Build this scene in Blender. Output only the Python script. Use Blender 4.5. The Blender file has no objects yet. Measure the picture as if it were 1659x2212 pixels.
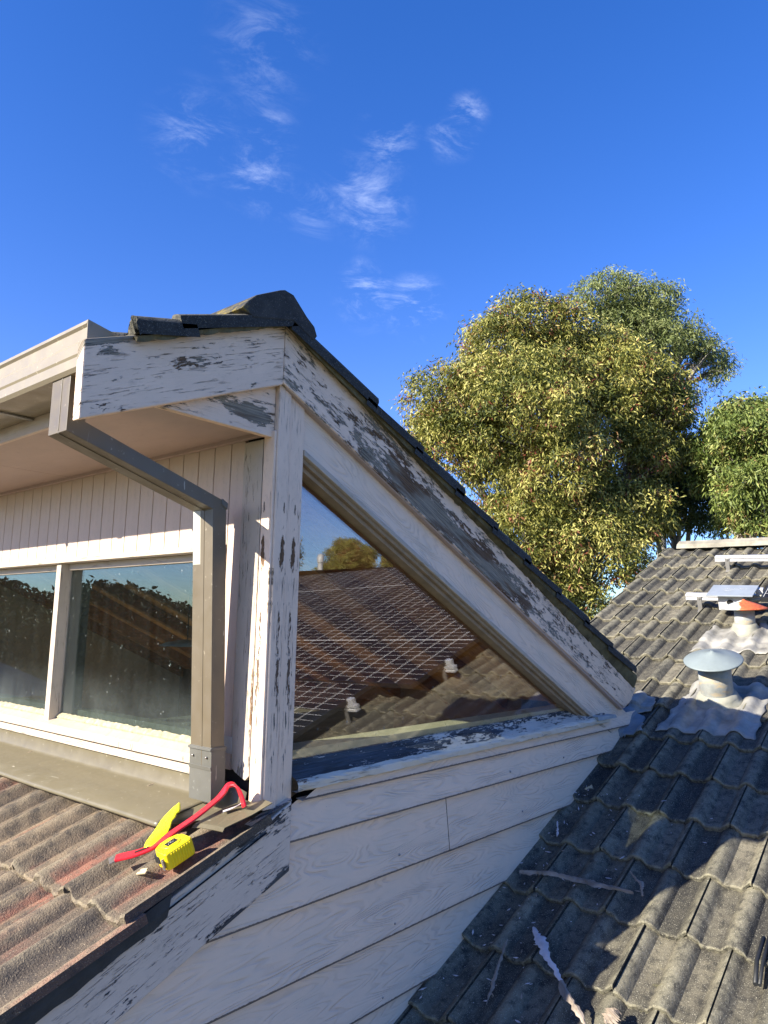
import bpy, bmesh, math, random
import numpy as np
from mathutils import Vector, Matrix
random.seed(7); rng = np.random.default_rng(11)
S = bpy.context.scene
COL = S.collection

# ------------------------------------------------------------ camera, world, sun, exposure
cam_d = bpy.data.cameras.new('camera'); cam = bpy.data.objects.new('camera', cam_d); COL.objects.link(cam)
RIGHT = Vector((0.64519, -0.76382, 0.01807)); 
BACK = Vector((-0.75329, -0.64007, -0.15115)).normalized()
RIGHT = (RIGHT - RIGHT.dot(BACK)*BACK).normalized(); UP = BACK.cross(RIGHT)
cam.matrix_world = Matrix.Translation((-1.503, -1.740, 0.0)) @ Matrix((RIGHT, UP, BACK)).transposed().to_4x4()
cam_d.sensor_fit = 'HORIZONTAL'; cam_d.sensor_width = 36; cam_d.lens = 36*1592/1659
cam_d.clip_start = .05; cam_d.clip_end = 3000
S.camera = cam

SUN = Vector((1, -.38, -.52)).normalized()          # direction the light travels
elev = math.asin(-SUN.z); az = math.atan2(-SUN.x, -SUN.y)   # compass style: from +Y towards +X
w = bpy.data.worlds.new('World'); S.world = w; w.use_nodes = True
nt = w.node_tree; nt.nodes.clear()
def N(nt, t, **k):
    n = nt.nodes.new(t)
    for a, b in k.items():
        if a.startswith('_'): n.inputs[int(a[1:])].default_value = b
        else: setattr(n, a, b)
    return n
def L(nt, a, b, ao=0, bi=0): nt.links.new(a.outputs[ao], b.inputs[bi])
wo = N(nt, 'ShaderNodeOutputWorld'); bg = N(nt, 'ShaderNodeBackground'); bg.inputs[1].default_value = .090
sky = N(nt, 'ShaderNodeTexSky', sky_type='NISHITA', sun_disc=False, sun_elevation=elev, sun_rotation=az, air_density=1.0, dust_density=.25, ozone_density=3.0, altitude=200)
hs = N(nt, 'ShaderNodeHueSaturation'); hs.inputs['Saturation'].default_value = 1.32; hs.inputs['Hue'].default_value = .508; hs.inputs['Value'].default_value = 1.0
L(nt, sky, hs, 0, 'Color')
tn = N(nt, 'ShaderNodeMix', data_type='RGBA', blend_type='MULTIPLY'); tn.inputs[0].default_value = 1; L(nt, hs, tn, 0, 6)
tcz = N(nt, 'ShaderNodeTexCoord'); sxz = N(nt, 'ShaderNodeSeparateXYZ'); L(nt, tcz, sxz, 0, 0)
mrz = N(nt, 'ShaderNodeMapRange', interpolation_type='SMOOTHSTEP'); mrz.inputs[1].default_value = .0; mrz.inputs[2].default_value = .33; L(nt, sxz, mrz, 2, 0)
tz = N(nt, 'ShaderNodeMix', data_type='RGBA'); tz.inputs[6].default_value = (.66, .82, 1.08, 1); tz.inputs[7].default_value = (1.42, 1.0, 1.2, 1); L(nt, mrz, tz, 0, 0); L(nt, tz, tn, 2, 7)
tc = N(nt, 'ShaderNodeTexCoord')
def M2(op, a, b, nt=nt):
    n = N(nt, 'ShaderNodeMath', operation=op)
    for i, x in enumerate((a, b)):
        if x is None: continue
        if isinstance(x, (int, float)): n.inputs[i].default_value = x
        else: nt.links.new(x, n.inputs[i])
    return n.outputs[0]
nz = N(nt, 'ShaderNodeTexNoise'); nz.inputs['Scale'].default_value = 9.5; nz.inputs['Detail'].default_value = 12; nz.inputs['Roughness'].default_value = .70; nz.inputs['Distortion'].default_value = .55
mp = N(nt, 'ShaderNodeMapping'); mp.inputs['Scale'].default_value = (.9, 1.6, 3.4); mp.inputs['Rotation'].default_value = (0.25, -.30, .3)
L(nt, tc, mp, 0, 0); L(nt, mp, nz, 0, 0)
clouds = [((.477,.594,.647),.060,.30),((.490,.619,.615),.030,.22),((.454,.690,.564),.055,.40),((.470,.665,.575),.035,.30),((.516,.631,.579),.035,.38),((.527,.658,.538),.045,.45),((.545,.652,.527),.040,.35),
 ((.590,.624,.513),.036,.34),((.635,.571,.521),.050,.50),((.615,.575,.535),.040,.40),((.618,.529,.581),.036,.52),((.664,.446,.600),.024,.62),((.660,.470,.580),.026,.48),((.676,.460,.576),.018,.4),
 ((.672,.609,.422),.040,.72),((.716,.562,.410),.040,.95),((.722,.560,.398),.030,1.0),((.730,.553,.400),.022,.6),((.656,.604,.453),.016,.3),((.600,.520,.607),.014,.3),((.64,-.70,.28),.16,.5),((.75,-.62,.22),.12,.4)]
tot = None
for d, r, amt in clouds:
    dn = Vector(d).normalized()
    dist = N(nt, 'ShaderNodeVectorMath', operation='DISTANCE'); dist.inputs[1].default_value = dn
    nrm = N(nt, 'ShaderNodeVectorMath', operation='NORMALIZE'); L(nt, tc, nrm, 0, 0); L(nt, nrm, dist, 0, 0)
    mr = N(nt, 'ShaderNodeMapRange', interpolation_type='SMOOTHSTEP'); mr.inputs[1].default_value = 0; mr.inputs[2].default_value = r*1.35; mr.inputs[3].default_value = amt; mr.inputs[4].default_value = 0
    nt.links.new(dist.outputs['Value'], mr.inputs[0])
    tot = mr.outputs[0] if tot is None else M2('MAXIMUM', tot, mr.outputs[0])
mr = N(nt, 'ShaderNodeMapRange', interpolation_type='SMOOTHSTEP'); mr.inputs[1].default_value = .45; mr.inputs[2].default_value = .82
L(nt, nz, mr, 0, 0)
fac = M2('MULTIPLY', M2('MULTIPLY', tot, mr.outputs[0]), .50)
cm = N(nt, 'ShaderNodeMix', data_type='RGBA'); nt.links.new(fac, cm.inputs[0]); L(nt, tn, cm, 2, 6); cm.inputs[7].default_value = (8.2, 8.8, 9.8, 1)
L(nt, cm, bg, 2, 0); L(nt, bg, wo)

sd = bpy.data.lights.new('sun', 'SUN'); sd.energy = 5.0; sd.angle = math.radians(.53); sd.color = (1, .93, .80)
so = bpy.data.objects.new('sun', sd); COL.objects.link(so)
so.rotation_mode = 'QUATERNION'; so.rotation_quaternion = SUN.to_track_quat('-Z', 'Y'); so.location = (-20, 8, 15)
S.view_settings.view_transform = 'Standard'; S.view_settings.look = 'None'; S.view_settings.exposure = 1.43; S.view_settings.gamma = 1
S.render.engine = 'CYCLES'; S.cycles.max_bounces = 8; S.cycles.transparent_max_bounces = 12

# ------------------------------------------------------------ helpers
def tag(o, label=None, cat=None, group=None, kind=None):
    if label: o['label'] = label
    if cat: o['category'] = cat
    if group: o['group'] = group
    if kind: o['kind'] = kind
    return o
def empty(name, loc=(0, 0, 0)):
    o = bpy.data.objects.new(name, None); COL.objects.link(o); o.location = loc; o.empty_display_size = .1; return o
class MB:
    """collects verts and faces with uv (metres along / across) and a material index"""
    def __init__(s): s.v = []; s.f = []; s.uv = []; s.mi = []; s.sm = []
    def quad(s, pts, uvs=None, mi=0, smooth=False):
        b = len(s.v); s.v += [tuple(p) for p in pts]; s.f.append(tuple(range(b, b+len(pts))))
        s.uv.append(uvs or [(p[0]+p[1]*.7, p[2]) for p in pts]); s.mi.append(mi); s.sm.append(smooth)
    def prism(s, poly, ax, a, b, mi=0, udir=None, uo=0., vo=None):
        """poly: 2d outline, extruded along axis ax from a to b. uv u runs along udir of the outline, v across it"""
        def P(p, t):
            return (t, p[0], p[1]) if ax == 'x' else (p[0], t, p[1]) if ax == 'y' else (p[0], p[1], t)
        ud = Vector(udir).normalized() if udir else Vector((1, 0)); vd = Vector((-ud.y, ud.x))
        v0 = min(Vector(p).dot(vd) for p in poly) if vo is None else vo
        uv = lambda p: (Vector(p).dot(ud)+uo, Vector(p).dot(vd)-v0)
        area = sum(poly[i][0]*poly[(i+1) % len(poly)][1]-poly[(i+1) % len(poly)][0]*poly[i][1] for i in range(len(poly)))
        lo, hi = [P(p, a) for p in poly], [P(p, b) for p in poly]
        flip = (area > 0) ^ (ax == 'y')
        f1, f2 = (lo[::-1], hi) if flip else (lo, hi[::-1])
        u1 = [uv(p) for p in (poly[::-1] if flip else poly)]; u2 = [uv(p) for p in (poly if flip else poly[::-1])]
        s.quad(f1, u1, mi); s.quad(f2, u2, mi)
        n = len(poly)
        for i in range(n):
            j = (i+1) % n
            q = [lo[i], lo[j], hi[j], hi[i]]; u_ = [uv(poly[i]), uv(poly[j]), uv(poly[j]), uv(poly[i])]
            u_ = [u_[0], u_[1], (u_[2][0]+.013, u_[2][1]+abs(b-a)), (u_[3][0]+.013, u_[3][1]+abs(b-a))]
            if not flip: q = q[::-1]; u_ = u_[::-1]
            s.quad(q, u_, mi)
    def box(s, x0, x1, y0, y1, z0, z1, mi=0, along='x'):
        X = [(x0, y0), (x1, y0), (x1, y1), (x0, y1)]
        c = [(x, y, z) for z in (z0, z1) for x, y in X]
        k = {'x': lambda p: (p[0], p[2]-z0+(p[1]-y0)), 'y': lambda p: (p[1], p[2]-z0+(p[0]-x0)), 'z': lambda p: (p[2], p[0]-x0+(p[1]-y0))}[along]
        for f in ((0, 3, 2, 1), (4, 5, 6, 7), (0, 1, 5, 4), (1, 2, 6, 5), (2, 3, 7, 6), (3, 0, 4, 7)):
            s.quad([c[i] for i in f], [k(c[i]) for i in f], mi)
    def grid(s, P, uv=None, mi=0, smooth=True, flip=False):
        P = np.asarray(P); n, m = P.shape[:2]
        b = len(s.v); s.v += [tuple(p) for p in P.reshape(-1, 3)]
        for i in range(n-1):
            for j in range(m-1):
                f = (b+i*m+j, b+i*m+j+1, b+(i+1)*m+j+1, b+(i+1)*m+j)
                if flip: f = f[::-1]
                s.f.append(f); s.mi.append(mi); s.sm.append(smooth)
                s.uv.append([(s.v[k][0]+s.v[k][1]*.7, s.v[k][2]) for k in f] if uv is None else [uv(k-b) for k in f])
    def tube(s, pts, rad, seg=8, mi=0, cap=True):
        pts = [Vector(p) for p in pts]; rad = rad if isinstance(rad, (list, tuple)) else [rad]*len(pts)
        t0 = (pts[1]-pts[0]).normalized(); ref = Vector((0, 0, 1)) if abs(t0.z) < .9 else Vector((1, 0, 0))
        rings = []
        for i, p in enumerate(pts):
            t = (pts[min(i+1, len(pts)-1)]-pts[max(i-1, 0)]).normalized()
            a = t.cross(ref).normalized(); bb = t.cross(a); ref = bb.cross(t) if False else ref
            rings.append([p+rad[i]*(math.cos(q)*a+math.sin(q)*bb) for q in [2*math.pi*k/seg for k in range(seg+1)]])
        s.grid([[tuple(q) for q in r] for r in rings], mi=mi)
        if cap: s.quad([tuple(q) for q in rings[0][:-1]], mi=mi); s.quad([tuple(q) for q in rings[-1][:-1]][::-1], mi=mi)
    def lathe(s, prof, o=(0, 0, 0), seg=40, mi=0, axis=Vector((0, 0, 1)), wob=0):
        q = Vector((0, 0, 1)).rotation_difference(Vector(axis)); o = Vector(o)
        P = []
        for k, (r, z) in enumerate(prof):
            P.append([tuple(o+q @ Vector(((r*(1+wob*math.sin(3*a+k)))*math.cos(a), (r*(1+wob*math.cos(2*a+.6*k)))*math.sin(a), z))) for a in [2*math.pi*i/seg for i in range(seg+1)]])
        s.grid(P, mi=mi, flip=True)
    def build(s, name, mats, parent=None, bevel=0, weld=True, seg=2):
        me = bpy.data.meshes.new(name); me.from_pydata(s.v, [], s.f)
        mats = mats if isinstance(mats, (list, tuple)) else [mats]
        for m in mats: me.materials.append(m)
        uvl = me.uv_layers.new(name='UVMap'); uvl.data.foreach_set('uv', np.array([c for f in s.uv for c in f], dtype=np.float32).ravel())
        me.polygons.foreach_set('material_index', s.mi); me.polygons.foreach_set('use_smooth', s.sm)
        if weld:
            bm = bmesh.new(); bm.from_mesh(me); bmesh.ops.remove_doubles(bm, verts=bm.verts, dist=2e-5)
            bmesh.ops.recalc_face_normals(bm, faces=bm.faces); bm.to_mesh(me); bm.free()
        me.update()
        o = bpy.data.objects.new(name, me); COL.objects.link(o)
        if parent: o.parent = parent
        if bevel:
            m = o.modifiers.new('bevel', 'BEVEL'); m.width = bevel; m.segments = seg; m.limit_method = 'ANGLE'; m.angle_limit = math.radians(40)
            m.harden_normals = False
        return o

# ------------------------------------------------------------ materials
def newmat(name, rough=.6, spec=.4):
    m = bpy.data.materials.new(name); m.use_nodes = True; t = m.node_tree; p = t.nodes['Principled BSDF']
    p.inputs['Roughness'].default_value = rough; p.inputs['Specular IOR Level'].default_value = spec
    return m, t, p
def coords(t, kind='Object', scale=(1, 1, 1), rot=(0, 0, 0), loc=(0, 0, 0)):
    c = N(t, 'ShaderNodeTexCoord'); m = N(t, 'ShaderNodeMapping'); m.inputs['Scale'].default_value = scale; m.inputs['Rotation'].default_value = rot; m.inputs['Location'].default_value = loc
    t.links.new(c.outputs[kind], m.inputs[0]); return m.outputs[0]
def noise(t, vec, scale, detail=4, rough=.55, dist=0.):
    n = N(t, 'ShaderNodeTexNoise'); t.links.new(vec, n.inputs['Vector']); n.inputs['Scale'].default_value = scale; n.inputs['Detail'].default_value = detail
    n.inputs['Roughness'].default_value = rough; n.inputs['Distortion'].default_value = dist; return n.outputs[0]
def ramp(t, fac, lo, hi, a=0., b=1., smooth=False):
    n = N(t, 'ShaderNodeMapRange', interpolation_type='SMOOTHSTEP' if smooth else 'LINEAR'); t.links.new(fac, n.inputs[0])
    for i, x in enumerate((lo, hi, a, b)): n.inputs[i+1].default_value = x
    return n.outputs[0]
def mixc(t, fac, a, b, mode='MIX'):
    n = N(t, 'ShaderNodeMix', data_type='RGBA', blend_type=mode)
    for i, x in ((0, fac), (6, a), (7, b)):
        if isinstance(x, (int, float)): n.inputs[i].default_value = x
        elif isinstance(x, tuple): n.inputs[i].default_value = (*x, 1)
        else: t.links.new(x, n.inputs[i])
    return n.outputs[2]
def mth(t, op, a, b=None): return M2(op, a, b, t)
def bump(t, p, h, dist=.002, strength=1., chain=None):
    b = N(t, 'ShaderNodeBump'); b.inputs['Distance'].default_value = dist; b.inputs['Strength'].default_value = strength
    t.links.new(h, b.inputs['Height'])
    if chain: t.links.new(chain, b.inputs['Normal'])
    t.links.new(b.outputs[0], p.inputs['Normal']); return b.outputs[0]

def paint_mat(name, paint=(.68, .56, .53), thr=.66, patches=(), cracks=.5, along='u', seed=0., woodA=(.36, .315, .24), woodB=(.19, .105, .05), mould=0., grain=1.):
    """old paint on timber: uv.x runs along the grain in metres, uv.y across it"""
    m, t, p = newmat(name, .55, .35)
    uvn = N(t, 'ShaderNodeTexCoord').outputs['UV']
    def mp(sc):
        n = N(t, 'ShaderNodeMapping'); n.inputs['Scale'].default_value = (*sc, 1); n.inputs['Location'].default_value = (seed, seed*.37, seed*1.3); t.links.new(uvn, n.inputs[0]); return n.outputs[0]
    n1 = noise(t, mp((3.2, 11)), 2.2, 8, .68, .5)
    n2 = noise(t, mp((14, 60)), 2.0, 5, .6, .3)
    n3 = noise(t, mp((30, 90)), 2.2, 4, .6)
    base = mth(t, 'ADD', mth(t, 'ADD', mth(t, 'MULTIPLY', n1, .95), mth(t, 'MULTIPLY', n2, .60)), mth(t, 'MULTIPLY', n3, .25))
    base = mth(t, 'SUBTRACT', base, .40)
    for (uc, vc, ru, rv, amt) in patches:
        s1 = N(t, 'ShaderNodeVectorMath', operation='SUBTRACT'); t.links.new(uvn, s1.inputs[0]); s1.inputs[1].default_value = (uc, vc, 0)
        s2 = N(t, 'ShaderNodeVectorMath', operation='DIVIDE'); t.links.new(s1.outputs[0], s2.inputs[0]); s2.inputs[1].default_value = (ru, rv, 1)
        s3 = N(t, 'ShaderNodeVectorMath', operation='LENGTH'); t.links.new(s2.outputs[0], s3.inputs[0])
        base = mth(t, 'ADD', base, ramp(t, s3.outputs['Value'], 0.2, 1.35, amt*.95, 0, True))
    peel = ramp(t, base, thr, thr+.012)
    rim = mth(t, 'SUBTRACT', ramp(t, base, thr-.022, thr-.004), peel)
    # weathered timber
    g = noise(t, mp((2.5, 90)), 3, 6, .6)
    gl = noise(t, mp((1.2, 260)), 2, 3, .5)
    big = noise(t, mp((2.2, 9)), 1.7, 3, .6)
    wood = mixc(t, ramp(t, big, .47, .57), woodA, woodB)
    wood = mixc(t, ramp(t, g, .35, .65, .0, .75), wood, (.035, .028, .022))
    wood = mixc(t, ramp(t, gl, .55, .75, 0, .5), wood, (.30, .29, .27))
    crk = mth(t, 'MULTIPLY', ramp(t, noise(t, mp((6, 95)), 1.8, 5, .65), .58, .63), ramp(t, n1, .42, .60, 0, cracks))
    pc = noise(t, mp((2, 5)), 2.5, 4, .6)
    pcol = mixc(t, ramp(t, pc, .3, .7), paint, tuple(c*.88 for c in paint))
    pcol = mixc(t, ramp(t, noise(t, mp((9, 14)), 3, 6, .7), .56, .78, 0, .35+mould), pcol, tuple(c*.45 for c in paint))
    pcol = mixc(t, crk, pcol, (.07, .06, .055))
    pcol = mixc(t, mth(t, 'MULTIPLY', rim, .55), pcol, (.80, .76, .72))
    col = mixc(t, peel, pcol, wood)
    t.links.new(col, p.inputs['Base Color'])
    h = mth(t, 'SUBTRACT', mth(t, 'MULTIPLY', mth(t, 'SUBTRACT', 1.0, peel), 1.0), mth(t, 'MULTIPLY', crk, .9))
    h = mth(t, 'ADD', h, mth(t, 'MULTIPLY', rim, .5))
    h = mth(t, 'ADD', h, mth(t, 'MULTIPLY', mth(t, 'MULTIPLY', g, peel), 1.2))
    h = mth(t, 'ADD', h, mth(t, 'MULTIPLY', noise(t, mp((3, 120)), 2, 3, .5), .22*grain))
    bump(t, p, h, .0028, 1.)
    t.links.new(ramp(t, peel, 0, 1, .5, .85), p.inputs['Roughness'])
    return m

PINK = (.84, .635, .47)
M = {}
M['paint'] = paint_mat('pink_paint', thr=.80, paint=(.62, .485, .385), cracks=.15)
M['paint_frame'] = paint_mat('cream_pink_paint', thr=.74, paint=(.50, .42, .33), cracks=.6, seed=3)
M['paint_soft'] = paint_mat('smooth_pink_paint', thr=.9, paint=(.44, .33, .28), cracks=0., seed=5, grain=.3)
def board_mat():
    m, t, p = newmat('embossed_weatherboard', .5, .35)
    uvn = N(t, 'ShaderNodeTexCoord').outputs['UV']
    def mp(sc):
        n = N(t, 'ShaderNodeMapping'); n.inputs['Scale'].default_value = (*sc, 1); t.links.new(uvn, n.inputs[0]); return n.outputs[0]
    a = noise(t, mp((1.15, 6.5)), 1.25, 2, .45, .15)
    r = mth(t, 'SINE', mth(t, 'MULTIPLY', a, 175.)); r = ramp(t, r, -.2, .95, 0, 1, True)
    r = mth(t, 'MULTIPLY', r, ramp(t, noise(t, mp((6, 40)), 2, 3, .5), .3, .62, .35, 1))
    r = mth(t, 'MULTIPLY', r, ramp(t, noise(t, mp((2.2, 9)), 2, 2, .5), .38, .62, .15, 1))
    bl = noise(t, mp((3, 6)), 1.6, 4, .6)
    c = mixc(t, ramp(t, bl, .3, .7), PINK, (.72, .585, .455))
    c = mixc(t, ramp(t, noise(t, mp((14, 30)), 2, 6, .75), .62, .80, 0, .35), c, (.30, .27, .26))
    c = mixc(t, ramp(t, noise(t, mp((60, 90)), 2, 2, .5), .73, .77, 0, .7), c, (.20, .17, .16))
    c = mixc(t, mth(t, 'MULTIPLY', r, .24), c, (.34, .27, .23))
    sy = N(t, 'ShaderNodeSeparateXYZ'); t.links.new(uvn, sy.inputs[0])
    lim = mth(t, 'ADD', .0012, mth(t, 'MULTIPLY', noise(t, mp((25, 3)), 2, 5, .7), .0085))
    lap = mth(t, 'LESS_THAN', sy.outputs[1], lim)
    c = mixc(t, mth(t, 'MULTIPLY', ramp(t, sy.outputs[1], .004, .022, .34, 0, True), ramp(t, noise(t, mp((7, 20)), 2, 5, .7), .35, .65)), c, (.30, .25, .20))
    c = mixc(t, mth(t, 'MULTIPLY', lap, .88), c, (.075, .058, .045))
    t.links.new(c, p.inputs['Base Color'])
    b1 = bump(t, p, mth(t, 'SUBTRACT', 1., r), .0022, .9)
    b = N(t, 'ShaderNodeBump'); b.inputs['Distance'].default_value = .004; b.inputs['Strength'].default_value = .5
    t.links.new(noise(t, mp((4, 9)), 2, 4, .6), b.inputs['Height']); t.links.new(b1, b.inputs['Normal']); t.links.new(b.outputs[0], p.inputs['Normal'])
    return m
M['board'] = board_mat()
M['barge_long'] = paint_mat('peeling_paint_long_rake', thr=.575, paint=PINK, cracks=1.3, seed=1.3, mould=.1, patches=[
    (.35, .05, .32, .07, .24), (.75, .055, .40, .07, .25), (1.15, .05, .35, .06, .24), (1.75, .07, .35, .05, .05), (.25, .13, .25, .05, .1), (.8, .205, .6, .035, .22), (1.6, .20, .6, .03, .2), (2.5, .19, .7, .02, .16), (2.4, .08, .7, .08, -.04), (3.0, .05, .25, .2, .03), (1.6, .13, .9, .03, .04)])
M['barge_short'] = paint_mat('peeling_paint_short_rake', thr=.655, paint=PINK, cracks=.8, seed=6.1, patches=[
    (-.55, .20, .28, .035, .30), (-.25, .195, .35, .02, .30), (.0, .19, .08, .02, .25), (-.05, .20, .7, .022, .16), (-.45, .19, .25, .04, .12), (-.30, .14, .05, .03, .12), (-.02, .11, .10, .05, .1), (-.10, .10, .04, .02, .12), (-.45, .03, .04, .018, .14), (-.35, .09, .4, .06, -.035), (-.6, .21, .12, .05, .2)])
M['eavebox'] = paint_mat('peeling_paint_eave_panel', thr=.66, paint=PINK, cracks=.4, seed=2.2, patches=[(-.13, .065, .12, .035, .33), (-.22, .09, .04, .02, .2), (-.06, .045, .08, .03, .25), (-.05, .14, .03, .02, .12)])
M['post'] = paint_mat('peeling_paint_corner_post', thr=.70, paint=PINK, cracks=.7, seed=8.4, patches=[
    (.30, .035, .2, .010, .22), (-.1, .03, .25, .010, .22), (-.2, .045, .1, .012, .15), (.1, .0, .15, .008, .2), (.42, .085, .05, .012, .12)])
M['strip'] = paint_mat('cream_strip_paint', thr=.66, paint=(.50, .42, .33), cracks=.9, seed=4.4, patches=[(-.45, .05, .05, .02, .2), (-.3, .09, .3, .006, .2)], woodB=(.28, .15, .06))
M['barge_low'] = paint_mat('mouldy_lower_rake_paint', thr=.665, paint=(.68, .56, .455), cracks=.8, seed=9.9, mould=.35, patches=[
    (.06, .02, .10, .05, .20), (-.18, .01, .12, .035, .34), (-.42, .01, .12, .035, .32), (.05, .17, .12, .03, .15), (-.2, .19, .4, .02, .2), (.0, .13, .14, .05, .06)], woodA=(.12, .125, .13), woodB=(.05, .05, .052))
M['sillw'] = paint_mat('weathered_sill', thr=.50, paint=(.64, .57, .47), cracks=.8, seed=5.7, woodA=(.085, .10, .115), woodB=(.05, .055, .06), patches=[(1.1, .0, .5, .035, -.3), (1.7, .05, .4, .05, -.12), (.35, .08, .5, .06, .2)])
M['sill_lip'] = paint_mat('chipped_sill_lip', thr=.68, paint=(.66, .59, .47), cracks=.6, seed=1.1)
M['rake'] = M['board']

def metal_paint(name, col, rough=.38, dirt=.25, scr=True):
    m, t, p = newmat(name, rough, .5)
    v = coords(t, 'Object')
    c = mixc(t, ramp(t, noise(t, v, 3.5, 5, .6), .35, .7, 0, dirt), col, tuple(x*.62 for x in col))
    c = mixc(t, ramp(t, noise(t, coords(t, 'Object', (1, 1, 1)), 60, 3, .6), .66, .74, 0, .55), c, tuple(min(1, x*2.2+.1) for x in col))
    if scr: c = mixc(t, ramp(t, noise(t, coords(t, 'Object', (30, 7, 7), (0, .3, .5)), 1.3, 3, .5, 1.2), .70, .72, 0, .6), c, (.50, .46, .36))
    t.links.new(c, p.inputs['Base Color'])
    t.links.new(ramp(t, noise(t, v, 18, 4), .3, .7, rough*.8, rough*1.35), p.inputs['Roughness'])
    bump(t, p, noise(t, v, 6, 3), .002, .5)
    return m
M['gutter'] = metal_paint('beige_gutter_steel', (.25, .212, .148), .35, .15, False)
M['pipe'] = metal_paint('taupe_downpipe_steel', (.125, .10, .064), .4, .25)
M['apron'] = metal_paint('brown_flashing_steel', (.135, .115, .070), .42, .22)
M['galv'] = metal_paint('galvanised_steel', (.42, .45, .46), .42, .35, False); M['galv'].node_tree.nodes['Principled BSDF'].inputs['Metallic'].default_value = .25
def worn_pipe():
    m = metal_paint('worn_downpipe_edge', (.42, .42, .38), .45, .3); return m
M['shoe'] = metal_paint('worn_downpipe_shoe', (.12, .116, .098), .45, .7)

def tile_mat(name, A, B, dark, speck, edgec, red=None, bumpd=.0035, bs=190., darkmix=.5, lowb=1.3):
    m, t, p = newmat(name, .85, .25)
    v = coords(t, 'Object')
    at = N(t, 'ShaderNodeAttribute', attribute_name='tint'); ta = at.outputs['Color']
    sep = N(t, 'ShaderNodeSeparateColor'); t.links.new(ta, sep.inputs[0]); rnd, edge, crest = sep.outputs
    c = mixc(t, ramp(t, noise(t, v, 5, 6, .65), .32, .68), A, B)
    c = mixc(t, mth(t, 'MULTIPLY', rnd, darkmix), c, dark)
    if red:
        c = mixc(t, mth(t, 'MULTIPLY', ramp(t, noise(t, coords(t, 'Object', (1.1, 7, 1)), 1.6, 3, .6), .50, .62), ramp(t, rnd, .1, .9, .9, .35)), c, red) if False else mixc(t, mth(t, 'MULTIPLY', mth(t, 'MULTIPLY', ramp(t, noise(t, coords(t, 'Object', (1.1, 7, 1)), 1.6, 3, .6), .52, .66), ramp(t, edge, .1, .3, 1, 0)), ramp(t, rnd, .1, .9, .85, .25)), c, red)
    c = mixc(t, mth(t, 'MULTIPLY', mth(t, 'POWER', crest, 2.), mth(t, 'MULTIPLY', ramp(t, noise(t, v, 14, 4, .6), .3, .65, .35, 1), .62)), c, edgec)
    c = mixc(t, ramp(t, noise(t, v, 26, 5, .7), .46, .66, 0, .8), c, dark)
    c = mixc(t, ramp(t, noise(t, coords(t, 'Object', (.45, 1.6, 1)), 7, 6, .72), .52, .66, 0, .62), c, dark)
    c = mixc(t, ramp(t, noise(t, v, 320, 2, .5), .60, .72, 0, .8), c, speck)
    c = mixc(t, ramp(t, noise(t, v, 240, 2, .5), .62, .74, 0, .6), c, tuple(x*.35 for x in dark))
    c = mixc(t, mth(t, 'MULTIPLY', edge, ramp(t, noise(t, v, 38, 5, .7), .42, .62, .0, .75)), c, edgec)
    c = mixc(t, ramp(t, noise(t, v, 9, 6, .75), .66, .76, 0, .6), c, (.22, .20, .08))
    t.links.new(c, p.inputs['Base Color'])
    h = mth(t, 'ADD', noise(t, v, bs, 3, .6), mth(t, 'MULTIPLY', noise(t, v, 40, 4, .6), lowb))
    bump(t, p, h, bumpd, .8)
    return m
M['tile_grey'] = tile_mat('grey_concrete_tile', (.245, .218, .150), (.108, .096, .072), (.018, .018, .018), (.46, .43, .33), (.26, .24, .165), darkmix=.82)
M['tile_red'] = tile_mat('brown_red_concrete_tile', (.26, .195, .125), (.175, .128, .085), (.052, .046, .042), (.36, .29, .20), (.25, .21, .14), red=(.29, .095, .065), bumpd=.0045, bs=210., darkmix=.66, lowb=.35)
M['tile_dark'] = tile_mat('dark_concrete_tile', (.075, .075, .070), (.045, .046, .046), (.022, .024, .025), (.20, .20, .18), (.17, .155, .11), darkmix=.5)
def plain(name, col, rough=.6, var=.3, sc=12, bd=.002, spec=.4, metallic=0, bsc=None):
    m, t, p = newmat(name, rough, spec); v = coords(t, 'Object')
    c = mixc(t, ramp(t, noise(t, v, sc, 5, .6), .3, .7), col, tuple(x*(1-var) for x in col))
    t.links.new(c, p.inputs['Base Color']); bump(t, p, noise(t, v, bsc or sc*4, 4), bd, .6); p.inputs['Metallic'].default_value = metallic
    return m
M['mortar'] = plain('mossy_mortar', (.17, .145, .075), .9, .65, 14, .006)
M['darkbed'] = plain('dark_cement_bedding', (.055, .058, .06), .9, .5, 10, .006)
M['putty'] = plain('cracked_cream_putty', (.50, .43, .27), .8, .6, 40, .004)
M['black'] = plain('black_rubber', (.018, .019, .02), .5, .2, 20, .001)
M['gap'] = plain('dark_cavity', (.02, .016, .013), .9, .3)
M['red'] = plain('red_enamel', (.62, .018, .03), .3, .22, 25, .0006)
M['steel'] = plain('worn_bare_steel', (.42, .38, .35), .35, .5, 60, .001, metallic=.7)
M['yellow'] = plain('yellow_moulded_plastic', (.86, .66, .01), .34, .08, 30, .0004)
M['yellowfilm'] = plain('bright_yellow_plastic_scrap', (.90, .86, .01), .45, .06, 12, .002, bsc=20)
M['lead'] = plain('whitened_lead_sheet', (.36, .345, .30), .55, .6, 9, .006, bsc=24)
M['white'] = plain('white_coated_metal', (.52, .51, .48), .35, .08)
M['alu'] = plain('anodised_aluminium', (.70, .70, .70), .3, .12, metallic=.35)
M['bracket'] = plain('grey_steel_bracket', (.32, .31, .29), .4, .3, metallic=.5)
M['rust'] = plain('orange_rusted_steel', (.50, .115, .035), .75, .45, 40, .003)
M['rubber'] = plain('grey_rubber_collar', (.34, .33, .26), .6, .4, 9, .004)
M['bark'] = plain('pale_gum_bark', (.36, .32, .27), .8, .4, 3, .01)
M['pine'] = None
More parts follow.
